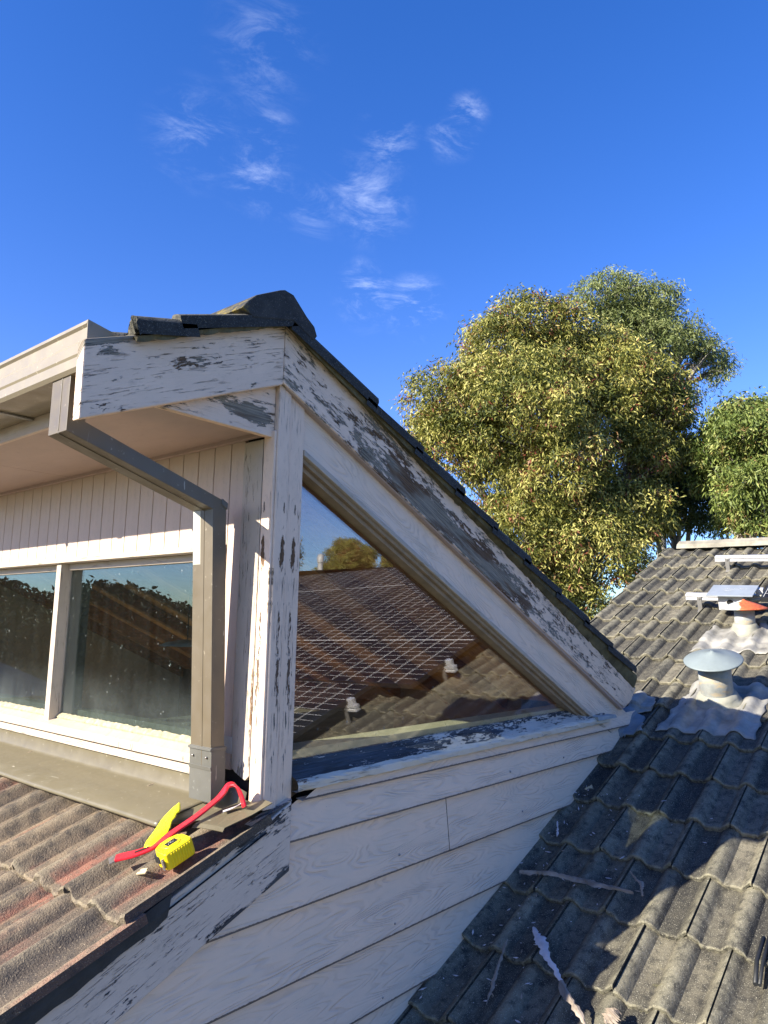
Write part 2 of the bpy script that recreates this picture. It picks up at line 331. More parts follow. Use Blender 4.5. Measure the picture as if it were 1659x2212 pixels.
def wood_mat(name, a, b, ax=(1, 14, 14)):
    m, t, p = newmat(name, .55, .35); v = coords(t, 'Object', ax)
    c = mixc(t, ramp(t, noise(t, v, 2.2, 6, .6, 1.), .35, .65), a, b)
    c = mixc(t, ramp(t, noise(t, coords(t, 'Object'), 5, 2, .5), .70, .76, 0, .7), c, tuple(x*.25 for x in b))
    t.links.new(c, p.inputs['Base Color']); bump(t, p, noise(t, v, 5, 4), .001, .5); return m
M['pine'] = wood_mat('varnished_pine', (.64, .33, .12), (.42, .19, .065))
M['pine_d'] = wood_mat('dark_rafter_pine', (.33, .155, .058), (.20, .085, .03))
M['splinter'] = wood_mat('weathered_splinter_timber', (.34, .28, .22), (.15, .115, .085), (5, 5, 5))
M['flake'] = plain('pale_pink_paint_flake', (.66, .60, .59), .6, .35, 30, .002)
M['ply'] = wood_mat('grey_inner_ply', (.30, .25, .19), (.20, .165, .12))
def glass_mat(name, ior, tint, film=0.04, dirtc=(.35, .38, .36), dirt=.18, zd=None):
    m = bpy.data.materials.new(name); m.use_nodes = True; t = m.node_tree; t.nodes.clear()
    out = N(t, 'ShaderNodeOutputMaterial'); lw = N(t, 'ShaderNodeLayerWeight'); lw.inputs[0].default_value = .5; F5 = mth(t, 'POWER', lw.outputs['Facing'], 4.5); fr_ = mth(t, 'ADD', ior, mth(t, 'MULTIPLY', F5, 1-ior))
    tr = N(t, 'ShaderNodeBsdfTransparent'); tr.inputs[0].default_value = (*tint, 1)
    gl = N(t, 'ShaderNodeBsdfGlossy'); gl.inputs['Roughness'].default_value = 0.; gl.inputs[0].default_value = (.95, .97, 1, 1)
    df = N(t, 'ShaderNodeBsdfDiffuse'); df.inputs[0].default_value = (*dirtc, 1)
    v = coords(t, 'Object')
    geo = N(t, 'ShaderNodeNewGeometry'); m1 = N(t, 'ShaderNodeMixShader'); m2 = N(t, 'ShaderNodeMixShader')
    t.links.new(fr_, m1.inputs[0]); L(t, tr, m1, 0, 1); L(t, gl, m1, 0, 2)
    sp = ramp(t, noise(t, coords(t, 'Object', (1, 1, .6)), 70, 2, .6), .71, .76, 0, .45)
    fl = ramp(t, noise(t, coords(t, 'Object', (1, 6, .7)), 4, 5, .6), .35, .75, film*.4, film*1.6)
    f = mth(t, 'ADD', sp, fl)
    if zd:
        sx = N(t, 'ShaderNodeSeparateXYZ'); t.links.new(v, sx.inputs[0])
        g = mth(t, 'MULTIPLY', ramp(t, sx.outputs[2], zd[0], zd[1], 1, 0, True), ramp(t, noise(t, v, 6, 4, .6), .3, .7, .3, 1)); f = mth(t, 'ADD', f, mth(t, 'MULTIPLY', g, dirt))
    t.links.new(f, m2.inputs[0]); L(t, m1, m2, 0, 1); L(t, df, m2, 0, 2); L(t, m2, out, 0, 0)
    return m
M['glass_side'] = glass_mat('side_window_glass', .135, (.96, .92, .86), .006)
M['glass_front'] = glass_mat('dusty_front_window_glass', .10, (.64, .72, .71), .008, zd=(-.39, -.17), dirt=.10)

# ------------------------------------------------------------ roof tiles
TINT = {}
def prof(s, W):
    """height of the tile section at fraction s of its width (0..1): lapped roll at both ends, plain roll in the middle"""
    def roll(d, wd): d = abs(d)/wd; return math.sin((1-d)*math.pi/2)**.62 if d < 1 else 0
    h = .029*max(roll(s-.5, .135), roll(s, .13), roll(s-1, .13))
    h += .0016*math.sin(s*math.pi*8)*(1 if .16 < s < .36 or .64 < s < .84 else 0)
    return h
def tile_field(name, O, U, V, W, rows, u0, u1, phase, mat, parent, thick=.022, lift=.024, ns=28, seed=0, last=.37, u0f=None, ragged=.003, extra=None):
    """rows: list of v positions of the butt edges (ascending). Each tile is its own shell in one mesh"""
    O, U, V = Vector(O), Vector(U).normalized(), Vector(V).normalized(); Nn = U.cross(V).normalized()
    if Nn.z < 0: Nn = -Nn
    On, Un, Vn, NN = map(lambda a: np.array(a), (O, U, V, Nn))
    rd = random.Random(seed)
    P = []; F = []; T = []; base = 0
    for r, v0 in enumerate(rows):
        v1 = (rows[r+1] if r+1 < len(rows) else v0+last)+.05
        a = u0 if u0f is None else u0f(v0)
        ph = phase+(W/2 if r % 2 else 0)
        k0 = math.floor((a-ph)/W); k1 = math.ceil((u1-ph)/W)
        for k in range(k0, k1):
            s0 = max(0., (a-ph-k*W)/W); s1 = min(1., (u1-ph-k*W)/W)
            if s1-s0 < .04: continue
            m = max(5, int(ns*(s1-s0))); ss = np.linspace(s0, s1, m+1)
            jz = rd.uniform(-.0015, .0025); jv = rd.uniform(-.005, .005); tint = rd.random()**1.5; pa = rd.random()**.9; pb = rd.random()**.9; tw = rd.uniform(-.003, .003); tl = rd.uniform(-.004, .004)
            hs_ = np.array([prof(x, W) for x in ss]); hs_ = hs_+.007*np.where(ss > .93, 1, 0)
            uu = ph+(k+ss)*W; uu = uu+np.where(ss >= .999, -.0038, 0)
            rag = np.array([rd.uniform(-ragged, ragged) for _ in ss])
            L_ = v1-v0; ts = [0, .02, .06, .5, 1.]
            ring = []
            # butt underside, butt bottom, then the top surface rows
            hb = lambda t: lift*(1-t)+jz+tw*(ss-.5)*2*(1-t)
            ring.append((v0+jv+.035+0*ss, hs_+hb(0)-thick, 1.)); ring.append((v0+jv+rag+.004, hs_+hb(0)-thick+rag, 1.))
            ring.append((v0+jv+rag, hs_+hb(0)-.006, 1.))
            for q, t in enumerate(ts):
                ring.append((v0+jv+(.004+rag*.6 if q == 0 else 0)+t*L_+tl*(ss-.5)*t, hs_*(1 if q < 4 else .98)+hb(t), (.9, .5, .12, 0, 0)[q]))
            mm = m+1
            for (vv, hh, e) in ring:
                pts = On+np.outer(uu, Un)+np.outer(vv, Vn)+np.outer(hh, NN); P.append(pts)
                T += [(min(1, max(0, (pa if x < .42 else pb if x > .58 else tint)+(0 if h < .02 else 0))), e, min(1, h/.029)) for h, x in zip(hs_, ss)]
            nr = len(ring)
            for i in range(nr-1):
                for j in range(m): F.append((base+i*mm+j, base+i*mm+j+1, base+(i+1)*mm+j+1, base+(i+1)*mm+j))
            base += nr*mm
            # end skirts so verges show thickness
            for side in (0, m):
                if True:
                    top = [(vv[side] if hasattr(vv, '__len__') else vv, hh[side]) for vv, hh, e in ring[2:]]
                    for vv, hh in top:
                        P.append(np.array([On+uu[side]*Un+vv*Vn+hh*NN, On+uu[side]*Un+vv*Vn+(hh-thick-.002)*NN])); T += [(1, 0, 0), (1, 0, 0)]
                    for i in range(len(top)-1): F.append((base+2*i, base+2*i+1, base+2*i+3, base+2*i+2))
                    base += 2*len(top)
    me = bpy.data.meshes.new(name); me.from_pydata(np.concatenate(P).tolist(), [], F); me.materials.append(mat)
    at = me.attributes.new('tint', 'FLOAT_COLOR', 'POINT'); at.data.foreach_set('color', np.array([(*t, 1) for t in T], dtype=np.float32).ravel())
    me.polygons.foreach_set('use_smooth', [True]*len(me.polygons))
    me.set_sharp_from_angle(angle=math.radians(42)) if hasattr(me, 'set_sharp_from_angle') else None
    me.update(); o = bpy.data.objects.new(name, me); COL.objects.link(o); o.parent = parent
    return o

# ------------------------------------------------------------ the setting
g = MB(); R_ = 900
xs = np.array([-R_, -200, -60, -20, 0, 20, 60, 200, R_]); g.grid([[(x, y, -4.6+.0*x) for y in xs] for x in xs], smooth=True)
gm = plain('dry_lawn', (.085, .10, .04), .95, .5, .6, .02, bsc=30)
tag(g.build('ground', gm), kind='structure')

HOUSE = tag(empty('house', (0, 0, -4.6)), 'pale pink weatherboard house with peeling rake boards and grey and red tiled roofs', 'house')
class _P:  # parts are authored in world coordinates: children compensate for the empty's location
    pass
def fix(o): o.matrix_parent_inverse = Matrix.Translation((0, 0, 4.6)); return o
def part(mb, name, mats, parent=None, **k):
    o = mb.build(name, mats, parent or HOUSE, **k)
    if parent is None or parent is HOUSE: fix(o)
    return o

# right hand roof frame
P0 = Vector((1.417, 0, -1.030)); UU = Vector((.0365, -.99891, -.0292)).normalized(); VV = Vector((.929, .023, .369)); VV = (VV-VV.dot(UU)*UU).normalized()
NR = UU.cross(VV); NR = NR if NR.z > 0 else -NR
P0 = P0+NR*-.044
GA = .3405; RV0 = -.413
rowsR = [RV0+GA*k for k in range(-8, 16)]
def RP(u, v, h=0.): return P0+UU*u+VV*v+NR*h
def rh(u, v):
    k = math.floor((v-RV0)/GA); ph = .005+(.15 if k % 2 else 0); s = ((u-ph)/.2996) % 1; t = (v-RV0-k*GA)/(GA+.05)
    return prof(s, .3)+.024*(1-t)
rd = fix(tile_field('main_roof_tiles', P0, UU, VV, .2996, rowsR, -.77, 7.6, .005 if True else 0, M['tile_grey'], HOUSE, u0f=lambda v: -.01 if v < 1.45 else -.77, seed=3, last=.26))
tag(rd, 'grey concrete double-roll tiles of the low main roof')
rt = MB()  # ridge caps of the main roof, roof underside, verge bedding
vr = rowsR[-1]+.30
for k in range(20):
    a, b = -.65+k*.42, -.65+(k+1)*.42+.03
    sec = [(-.13, .022), (-.115, .065), (-.04, .105), (.04, .105), (.115, .065), (.13, .022)]
    dz = .010*(k % 2)
    pts = [[tuple(RP(q, vr, 0)+Vector((x*1.0+.03, 0, z-.012+dz+(.008 if q == b else 0)))) for x, z in sec] for q in (a, b)]
    rt.grid(pts, smooth=False); rt.quad(pts[0][::-1]); rt.quad(pts[1])
part(rt, 'ridge_cap', plain('lichened_ridge_concrete', (.33, .30, .23), .9, .5, 9, .005), bevel=.008)
rb = MB()
A, B, C_, D_ = RP(-.74, 2.0, -.03), RP(-.74, vr, -.03), RP(7.6, vr, -.03), RP(7.6, -3.3, -.03)
rb.quad([tuple(RP(-.01, -3.3, -.03)), tuple(D_), tuple(C_), tuple(RP(-.01, vr, -.03))]); rb.quad([tuple(RP(-.74, 1.45, -.03)), tuple(RP(-.01, 1.45, -.03)), tuple(RP(-.01, vr, -.03)), tuple(B)])
x9, z9 = B.x, B.z
rb.quad([(x9, .74, z9), (x9, -7.6, z9), (x9+5.5, -7.6, z9-2.2), (x9+5.5, .74, z9-2.2)])
part(rb, 'roof_sarking', M['darkbed'], weld=False)
# gable wall of that wing and its other walls down to the ground
gw = MB()
brick = plain('brown_brick_wall', (.26, .15, .10), .85, .35, 8, .004)
gw.prism([(2.75, -4.6), (2.75, RP(-.7, 1.4).z-.1), (x9, z9-.1), (x9+5.0, z9-2.2), (x9+5.0, -4.6)], 'y', .58, .70, udir=(1, 0))
gw.box(-1.4, -1.25, -7.4, -.02, -4.6, -2.32); gw.box(-1.25, x9+5, -7.5, -7.35, -4.6, -2.3)
gw.box(x9+4.9, x9+5.0, -7.35, .58, -4.6, z9-2.25)
gw.box(-2.9, -2.78, 0, 5.9, -4.6, -1.78); gw.box(-2.78, 7.0, 5.9, 6.02, -4.6, -1.78); gw.box(2.75, 2.87, .7, 5.9, -4.6, -.45)
part(gw, 'brick_wall', brick)

# ------------------------------------------------------------ side wall (plane y = 0)
def clip(poly, a, b, c):   # keep a*x+b*z<=c
    out = []
    for i, p in enumerate(poly):
        q = poly[(i+1) % len(poly)]; dp, dq = a*p[0]+b*p[1]-c, a*q[0]+b*q[1]-c
        if dp <= 0: out.append(p)
        if dp*dq < 0: t = dp/(dp-dq); out.append((p[0]+t*(q[0]-p[0]), p[1]+t*(q[1]-p[1])))
    return out
wb = MB(); bots = [-.540, -.654, -.850, -1.054, -1.26, -1.465, -1.67, -1.87, -2.07, -2.3, -2.6, -3.2, -4.6]; top = -.47
for i, zb in enumerate(bots):
    segs = [(-2.9, 2.9)]
    if i == 2: segs = [(-2.9, .9405), (.9445, 2.9)]
    if i == 4: segs = [(-2.9, 1.7), (1.7035, 2.9)]
    for si, (xa, xb) in enumerate(segs):
        nseg = 60; yo = lambda z: -(.002+.021*(top-z)/(top-zb))
        poly = clip([(xa, zb), (xb, zb), (xb, top), (xa, top)], -.39, 1, -.60)
        if len(poly) < 3: continue
        du = i*3.71+si*1.9
        wb.quad([(x, yo(z), z) for x, z in poly], [(x+du+i*2.3, z-zb) for x, z in poly])
        lx = [x for x, z in poly if abs(z-zb) < 1e-6]
        if len(lx) >= 2: wb.quad([(min(lx), 0.006, zb+.004), (max(lx), 0.006, zb+.004), (max(lx), yo(zb), zb), (min(lx), yo(zb), zb)], [(min(lx), 9), (max(lx), 9), (max(lx), 9.01), (min(lx), 9.01)])
        for xe in (xa, xb):
            if abs(xe) < 2: wb.quad([(xe, yo(zb), zb), (xe, .005, zb), (xe, .005, top), (xe, yo(top), top)])
    top = zb
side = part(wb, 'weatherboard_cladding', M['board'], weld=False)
for (x, z) in [(.62, -1.02), (.14, -1.23), (.56, -1.235), (.64, -.80), (.98, -1.23), (.10, -.62), (1.5, -.80), (1.9, -.62), (1.4, -.62), (.35, -1.43)]:
    nb = MB(); nb.lathe([(0, .0045), (.003, .004), (.0045, 0)], (x, -.018, z), 10, axis=Vector((0, -1, 0))); part(nb, 'nail_head', M['steel'], side)
bk = MB(); bk.prism(clip([(-2.9, -4.6), (2.9, -4.6), (2.9, -.50), (-2.9, -.50)], -.39, 1, -.62), 'y', .010, .06); part(bk, 'wall_backing', M['gap'])

# rake board band between barge and the triangular window
ub = lambda x: .765-.4565*x; lb = lambda x: .617-.474*x
sl = (1, -.462)
ri = MB(); ri.prism([(.118, lb(.118)), (2.55, lb(2.55)), (2.665, -.560), (2.74, -.50), (2.74, ub(2.74)), (.118, ub(.118))], 'y', -.006, .03, udir=sl, uo=5)
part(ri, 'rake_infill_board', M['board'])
# barges
def barge(name, pts, y0, y1, mat, ud, **k):
    b = MB(); b.prism(pts, 'y', y0, y1, udir=ud, **k); return part(b, name, mat, bevel=.004)
d_long = Vector((1, -.4605)).normalized()
barge('barge_board', [(.0, .752), (2.615, -.438), (2.72, -.40), (2.79, -.335), (.0, .950)], -.035, -.002, M['barge_long'], (1, -.4605))
barge('barge_board', [(-.656, .484), (-.0015, .746), (-.0015, .948), (-.658, .690)], -.035, -.001, M['barge_short'], (1, .397))
for o in [x for x in HOUSE.children if x.name.startswith('barge_board')]: tag(o, 'peeling pink rake board, bare grey timber showing' if o.name == 'barge_board' else 'short peeling rake board running down to the gutter')
# moulding under the long barge
mo = MB(); mo.prism([(.02, .752-.012), (2.6, -.447), (2.62, -.430), (.02, .760)], 'y', -.030, -.004, udir=sl); part(mo, 'rake_moulding', M['paint_soft'], bevel=.004)
# eave box panel
eb = MB(); eb.prism([(-.447, .580), (-.002, .578), (-.002, .752), (-.447, .59)], 'y', -.003, .02, udir=(1, 0)); part(eb, 'eave_end_panel', M['eavebox'], bevel=.002)
# corner post: front strip, side pieces
po = MB(); po.box(.0, .052, -.020, .028, -.545, .80, along='z'); po.box(.052, .1175, -.014, .028, -.56, .80, along='z')
po.box(-.010, .0, -.016, .036, -.530, .60, along='z')
part(po, 'corner_post', M['post'], bevel=.004)
st = MB(); st.prism([(.043, -.455), (.060, -.470), (.085, -.462), (.110, -.452), (.128, -.44), (.133, -.30), (.137, .58), (.043, .58)], 'x', -.006, .02, udir=(0, 1)); part(st, 'corner_strip', M['strip'], bevel=.002)

# triangular window
TW = fix(empty('window')); TW.parent = HOUSE; fix(TW); TW['label'] = 'triangular side window mirroring solar panels'
fr = MB()
for ki, (o1, o2, ya, yb) in enumerate(((0, .018, -.018, .03), (.018, .034, -.004, .045), (.034, .050, .012, .06))):
    fr.prism([(.118, lb(.118)-o2*1.1), (2.42-o2*2, lb(2.42-o2*2)-o2*1.1), (2.42-o1*2, lb(2.42-o1*2)-o1*1.1), (.118, lb(.118)-o1*1.1)], 'y', ya, yb, udir=sl, uo=o1*30, mi=min(ki, 1))
part(fr, 'frame', [M['paint_frame'], plain('shade_brown_bead', (.36, .26, .16), .6, .3, 20)], TW, bevel=.002)  # inner two beads coloured brown: shade of the reveal put into their colour
ps = MB(); ps.prism([(.10, -.46), (2.42, -.46), (.10, lb(.10)-.02)], 'y', .048, .054); part(ps, 'pane', M['glass_side'], TW, weld=True)
# sloping sill, worn
sg = MB(); nx_ = 70; rr = random.Random(5)
prof_s = [(.075, -.424), (.040, -.432), (.030, -.446), (-.028, -.472), (-.040, -.480), (-.043, -.486), (-.042, -.504), (-.036, -.508), (-.012, -.508)]
G = []
for i in range(nx_+1):
    x = .1185+(2.40-.1185)*i/nx_; zz = .014*i/nx_
    G.append([(x, y+rr.uniform(-.0022, .0022)*(3 <= q <= 6), z+zz+rr.uniform(-.0018, .0012)*(2 <= q <= 7)) for q, (y, z) in enumerate(prof_s)])
so_ = MB(); sv = [0, .04, .06, .115, .125, .13, .15, .155, .18]
so_.grid(G, uv=lambda k: (.1185+2.28*(k//9)/nx_, .155-sv[k % 9]), smooth=False)
for k in range(len(so_.f)): so_.mi[k] = 1 if (k % 8) >= 3 else 0
part(so_, 'sill', [M['sillw'], M['sill_lip']], TW)
si = MB(); si.box(.1, 2.30, .056, .16, -.47, -.402); part(si, 'inner_sill', plain('cream_inner_sill', (.78, .70, .48), .6, .2, 20), TW)
cb_ = MB(); cb_.box(2.07, 2.19, .06, .10, -.402, -.345); part(cb_, 'packer_block', plain('cream_timber_block', (.60, .52, .36), .7, .2), TW)
cs = MB(); cs.prism([(2.22, -.452), (2.45, -.458), (2.47, -.475), (2.24, -.474)], 'y', -.052, .01); part(cs, 'sill_cap', plain('pale_blue_grey_sheet', (.36, .42, .45), .6, .3), TW)

# ------------------------------------------------------------ front wall (plane x = 0)
YE = 4.4
tg = MB()
ys = [.1375]+[.21+.0905*i for i in range(0, 47)]
for a, b in zip(ys[:-1], ys[1:]):
    zb = -.45 if b < .215 else .25
    tg.box(-.001, .016, a+.002, b-.002, zb, .62, along='z')
part(tg, 'front_cladding', M['paint'], bevel=.0015)
tb = MB(); tb.box(.014, .02, .0, YE, .25, .62); tb.box(.014, .02, .0, .213, -.56, .25); tb.box(.014, .03, .213, YE, -.62, -.47); part(tb, 'front_backing', M['gap'])
ht = MB(); ht.box(-.020, .03, .215, YE, .232, .252, along='y'); part(ht, 'head_trim', M['paint_frame'], bevel=.002)
st2 = MB(); st2.box(-.020, -.002, .02, YE, .587, .612, along='y'); part(st2, 'soffit_trim', M['paint_soft'], bevel=.002)
# three windows
mull = [(.215, .258), (1.323, 1.362), (2.385, 2.424), (3.447, 3.486)]
for i in range(3):
    a, b = mull[i][1], mull[i+1][0]
    W_ = empty('window'); W_.parent = HOUSE; fix(W_)
    f = MB(); f.box(-.004, .10, b, mull[i+1][1], -.425, .232, along='z')
    if i == 0: f.box(-.004, .10, mull[0][0], mull[0][1], -.425, .232, along='z')
    f.box(.03, .075, a, b, .205, .232, along='y'); f.box(.075, .10, a, b, -.42, .232-.02, along='y') if False else None
    part(f, 'frame', M['paint_frame'], W_, bevel=.002)
    p_ = MB(); p_.box(.045, .049, a-.003, b+.003, -.40, .215); part(p_, 'pane', M['glass_front'], W_)
    # cracked putty line: irregular bead along the bottom of the glass
    pu = MB(); n = 90; rr = random.Random(i+3); G = []
    for k in range(n+1):
        y = a+(b-a)*k/n; j = rr.uniform(-.0015, .002); jz = rr.uniform(-.0025, .002)
        G.append([(.044, y, -.384+jz), (.034+j, y, -.390+jz*.5), (.026+j, y, -.400), (.030, y, -.41)])
    pu.grid(G, smooth=False, flip=True); part(pu, 'putty', M['putty'], W_)
    ii = MB(); ii.box(.10, .16, a-.02, b+.02, -.44, -.375); ii.box(.10, .135, b-.0, b+.06, -.375, .24, along='z'); part(ii, 'inner_sill', M['ply'], W_)
sf = MB()
sf.prism([(.06, -.40), (-.034, -.418), (-.040, -.424), (-.040, -.447), (-.01, -.447), (-.01, -.56), (.06, -.56)], 'y', .215, YE, udir=(0, 1))
sil = part(sf, 'sill', M['paint_frame'], bevel=.003)
sf = MB(); sf.box(-.026, -.009, .215, YE, -.482, -.455, along='y'); part(sf, 'lower_trim', M['paint_frame'], bevel=.002)

# soffit, fascia, gutter
so2 = MB(); so2.box(-.460, -.001, .0205, 1.295, .600, .606, along='y'); so2.box(-.460, -.001, 1.298, 2.55, .600, .606, along='y'); so2.box(-.460, -.001, 2.553, YE, .600, .606, along='y')
part(so2, 'soffit', M['paint_soft'])
fa = MB(); fa.box(-.475, -.460, .0, YE, .592, .71, along='y'); part(fa, 'fascia', M['paint'], bevel=.002)
gu = MB(); gp = [(-.477, .66), (-.477, .640), (-.620, .637), (-.629, .646), (-.629, .672), (-.633, .678), (-.633, .704), (-.629, .711), (-.629, .742), (-.636, .748), (-.634, .758), (-.624, .757), (-.624, .66), (-.60, .645), (-.495, .645), (-.495, .72), (-.477, .72)]
gu.prism(gp, 'y', .004, YE, udir=(0, 1)); gu.prism([(-.633, .64), (-.566, .636), (-.54, .74), (-.635, .758)], 'y', .001, .0035)
gt = part(gu, 'gutter', M['gutter'], weld=False)
for gy in (.62, 1.52, 2.42, 3.32):
    gb = MB(); gb.box(-.634, -.478, gy, gy+.022, .632, .6345); part(gb, 'gutter_bracket', M['bracket'], gt)
gj = MB(); gj.prism([(-.6365, .640), (-.6335, .640), (-.6335, .755), (-.6365, .755)], 'y', 1.10, 1.135); part(gj, 'gutter_joint', M['gutter'], gt, bevel=.001)
# downpipe
DP = empty('downpipe'); DP.parent = HOUSE; fix(DP); DP['label'] = 'taupe rectangular downpipe with a sloping offset under the eave'
dp = MB()
outl = [(-.616, .64), (-.566, .64), (-.566, .521), (-.098, .372), (-.089, .360), (-.048, -.44), (-.097, -.44), (-.139, .342), (-.616, .487)]
dp.prism(outl, 'y', .108, .208, udir=(.05, -1))
for (a, b) in (((-.6175, .64), (-.6175, .492)),): dp.box(a[0], a[0]+.002, .150, .1535, b[1], a[1])
dp.prism([(-.616, .4865), (-.141, .3415), (-.141, .3395), (-.616, .4845)], 'y', .150, .1535); dp.prism([(-.1405, .342), (-.139, .342), (-.097, -.44), (-.0985, -.44)], 'y', .150, .1535)
part(dp, 'pipe', M['pipe'], DP, bevel=.003)
ws = MB(); ws.prism([(-.1397, .342), (-.139, .342), (-.0972, -.38), (-.0979, -.38)], 'y', .170, .2075, udir=(.05, -1)); part(ws, 'worn_edge', metal_paint('scuffed_zinc_stripe', (.46, .45, .38), .5, .7), DP)
sh = MB(); sh.prism([(-.1015, -.370), (-.0485, -.370), (-.044, -.515), (-.094, -.528)], 'y', .104, .212); sh.prism([(-.1025, -.425), (-.1005, -.425), (-.0965, -.437), (-.1, -.437)], 'y', .103, .213)
sh.prism([(-.106, -.372), (-.046, -.372), (-.046, -.38), (-.106, -.38)], 'y', .102, .214)
part(sh, 'shoe', M['shoe'], DP, bevel=.003)
jl = MB()
jl.prism([(-.106, .379), (-.084, .366), (-.086, .345), (-.110, .360)], 'y', .104, .212); part(jl, 'elbow_joint', M['shoe'], DP, bevel=.003)
for (sx, sy, sz) in ((-.1035, .125, -.400), (-.1035, .192, -.400)):
    rv = MB(); rv.lathe([(0, .0028), (.0028, .0024), (.004, 0)], (sx, sy, sz), 10, axis=Vector((-1, 0, 0))); part(rv, 'rivet', M['steel'], DP)
bt = MB(); bt.box(-.0085, -.0065, .128, .185, -.40, -.35); part(bt, 'wall_strap', M['white'], DP)

# apron flashing over the red roof
ap = MB(); rr = random.Random(2)
n = 60; G = []
for k in range(n+1):
    y = .20+(YE-.20)*(k/n)**1.3; wv = .0012*math.sin(y*5)
    G.append([(-.010, y, -.482), (-.016, y, -.536), (-.030, y, -.545), (-.12, y, -.562+wv), (-.200, y, -.580+wv*1.5), (-.206, y, -.588+wv*1.5), (-.202, y, -.594+wv*1.5)])
ap.grid(G, smooth=True, flip=False)
# near end: cut, folded flap reaching past the verge
ap.grid([[(-.010, .20, -.482), (-.016, .20, -.536), (-.030, .20, -.545), (-.12, .20, -.562), (-.200, .20, -.580)],
         [(-.010, .13, -.482), (-.018, .13, -.536), (-.03, .13, -.545), (-.10, .135, -.560), (-.165, .15, -.578)],
         [(-.010, .045, -.50), (-.018, .045, -.536), (-.03, .06, -.542), (-.09, .085, -.556), (-.125, .10, -.566)]], smooth=True)
ap.grid([[(-.012, .05, -.524), (-.018, .0, -.522), (-.021, -.048, -.506), (-.024, -.087, -.508)],
         [(-.08, .06, -.538), (-.085, .01, -.534), (-.085, -.03, -.530), (-.086, -.074, -.532)],
         [(-.178, .060, -.562), (-.175, .02, -.556), (-.165, -.02, -.556), (-.157, -.046, -.558)],
         [(-.190, .056, -.570), (-.186, .02, -.564), (-.176, -.022, -.564), (-.166, -.050, -.566)]], smooth=False)
af = part(ap, 'apron_flashing', M['apron'], weld=False)
md = af.modifiers.new('s', 'SOLIDIFY'); md.thickness = .0022; md.offset = -1

# ------------------------------------------------------------ red roof, lower left
VRd = Vector((.39, 0, 1)).cross(Vector((0, 1, 0))); VRd = Vector((1, 0, .39)).normalized(); URd = Vector((0, 1, 0))
OR = Vector((0, 0, -.515-.053))
cs_ = math.sqrt(1+.39**2)
rowsD = [(-.45-.315*k)*cs_ for k in range(8, -1, -1)]
fix(tile_field('lower_roof_tiles', OR, URd, VRd, .295, rowsD, -.085, 5.8, -.075, M['tile_red'], HOUSE, seed=9, last=.42, ns=26, lift=.022, ragged=.006)).data.name
tag([o for o in HOUSE.children if o.name == 'lower_roof_tiles'][0], 'rough brown tiles with red patches below the front windows')
ub2 = MB(); ub2.quad([(0.0, -.045, -.60), (0.0, 5.8, -.60), (-3.1, 5.8, -.60-.39*3.1), (-3.1, -.045, -.60-.39*3.1)]); part(ub2, 'lower_roof_sarking', M['darkbed'], weld=False)
bd = MB(); G = []; rr = random.Random(8)
for k in range(46):     # cement bedding under the verge, broken away near the corner
    x = -.33-.05*k*.8; j = rr.uniform(-.003, .003); dpt = .055+rr.uniform(-.004, .004)
    if k == 0: dpt = .05
    G.append([(x+j, -.045, -.545+.39*x), (x, -.066+j, -.547+.39*x), (x+j, -.062+j, -.545+.39*x-dpt*.7), (x-j, -.052, -.545+.39*x-dpt*1.25), (x, -.03, -.545+.39*x-dpt*1.25)])
bd.grid(G, smooth=False); bd.quad([G[0][i] for i in range(5)])
part(bd, 'verge_bedding', M['darkbed'])
bl_ = barge('barge_board', [(-3.0, -.60-.39*3.0-.19), (.100, -.728), (.100, -.530), (.0, -.575), (-3.0, -.635-.39*3.0)], -.036, -.004, M['barge_low'], (1, .39)); tag(bl_, 'mouldy flaking rake board below the red tiles')
rc = MB(); rc.prism([(.0, -.560), (.100, -.530), (.100, -.524), (-.05, -.575)], 'y', -.034, .0); part(rc, 'barge_top_packer', M['barge_low'])

# ------------------------------------------------------------ upper roof
UR = fix(empty('upper_roof')); UR.parent = HOUSE; fix(UR); UR['label'] = 'dark tiled dormer roof seen from below its verge'
VL_ = Vector((-1, 0, .441)).normalized()
O2 = Vector((0, 0, .985-.052)); c2 = math.sqrt(1+.441**2)
butts = [2.71, 2.39, 2.10, 1.80, 1.50, 1.225, .956, .68, .405]
tile_field('long_slope_tiles', O2, Vector((0, 1, 0)), VL_, .2996, [-x*c2 for x in butts], -.070, 5.6, -.045, M['tile_dark'], UR, seed=21, last=.40, thick=.03, ragged=.004)
O3 = Vector((0, 0, .985-.040)); V3 = Vector((1, 0, .42)).normalized(); c3_ = math.sqrt(1+.42**2)
tile_field('short_slope_tiles', O3, Vector((0, 1, 0)), V3, .2996, [-.520*c3_, -.392*c3_], -.070, 5.6, -.045, M['tile_dark'], UR, seed=22, last=.42, thick=.034, lift=.028, ragged=.006)
rg = MB(); sec = [(-.205, .925), (-.185, .952), (-.150, .982), (-.062, 1.030), (-.042, 1.041), (-.004, 1.037), (.060, .985), (.094, .958), (.104, .930), (.09, .915), (0, .95), (-.16, .905)]
rr = random.Random(4)
for k in range(14):
    a = -.072+k*.41; j = (0 if k == 0 else .004*(k % 2))
    s2 = [(x+rr.uniform(-.003, .003), z+j+rr.uniform(-.003, .003)) for x, z in sec]
    rg.prism(s2, 'y', a, a+.415-.002)
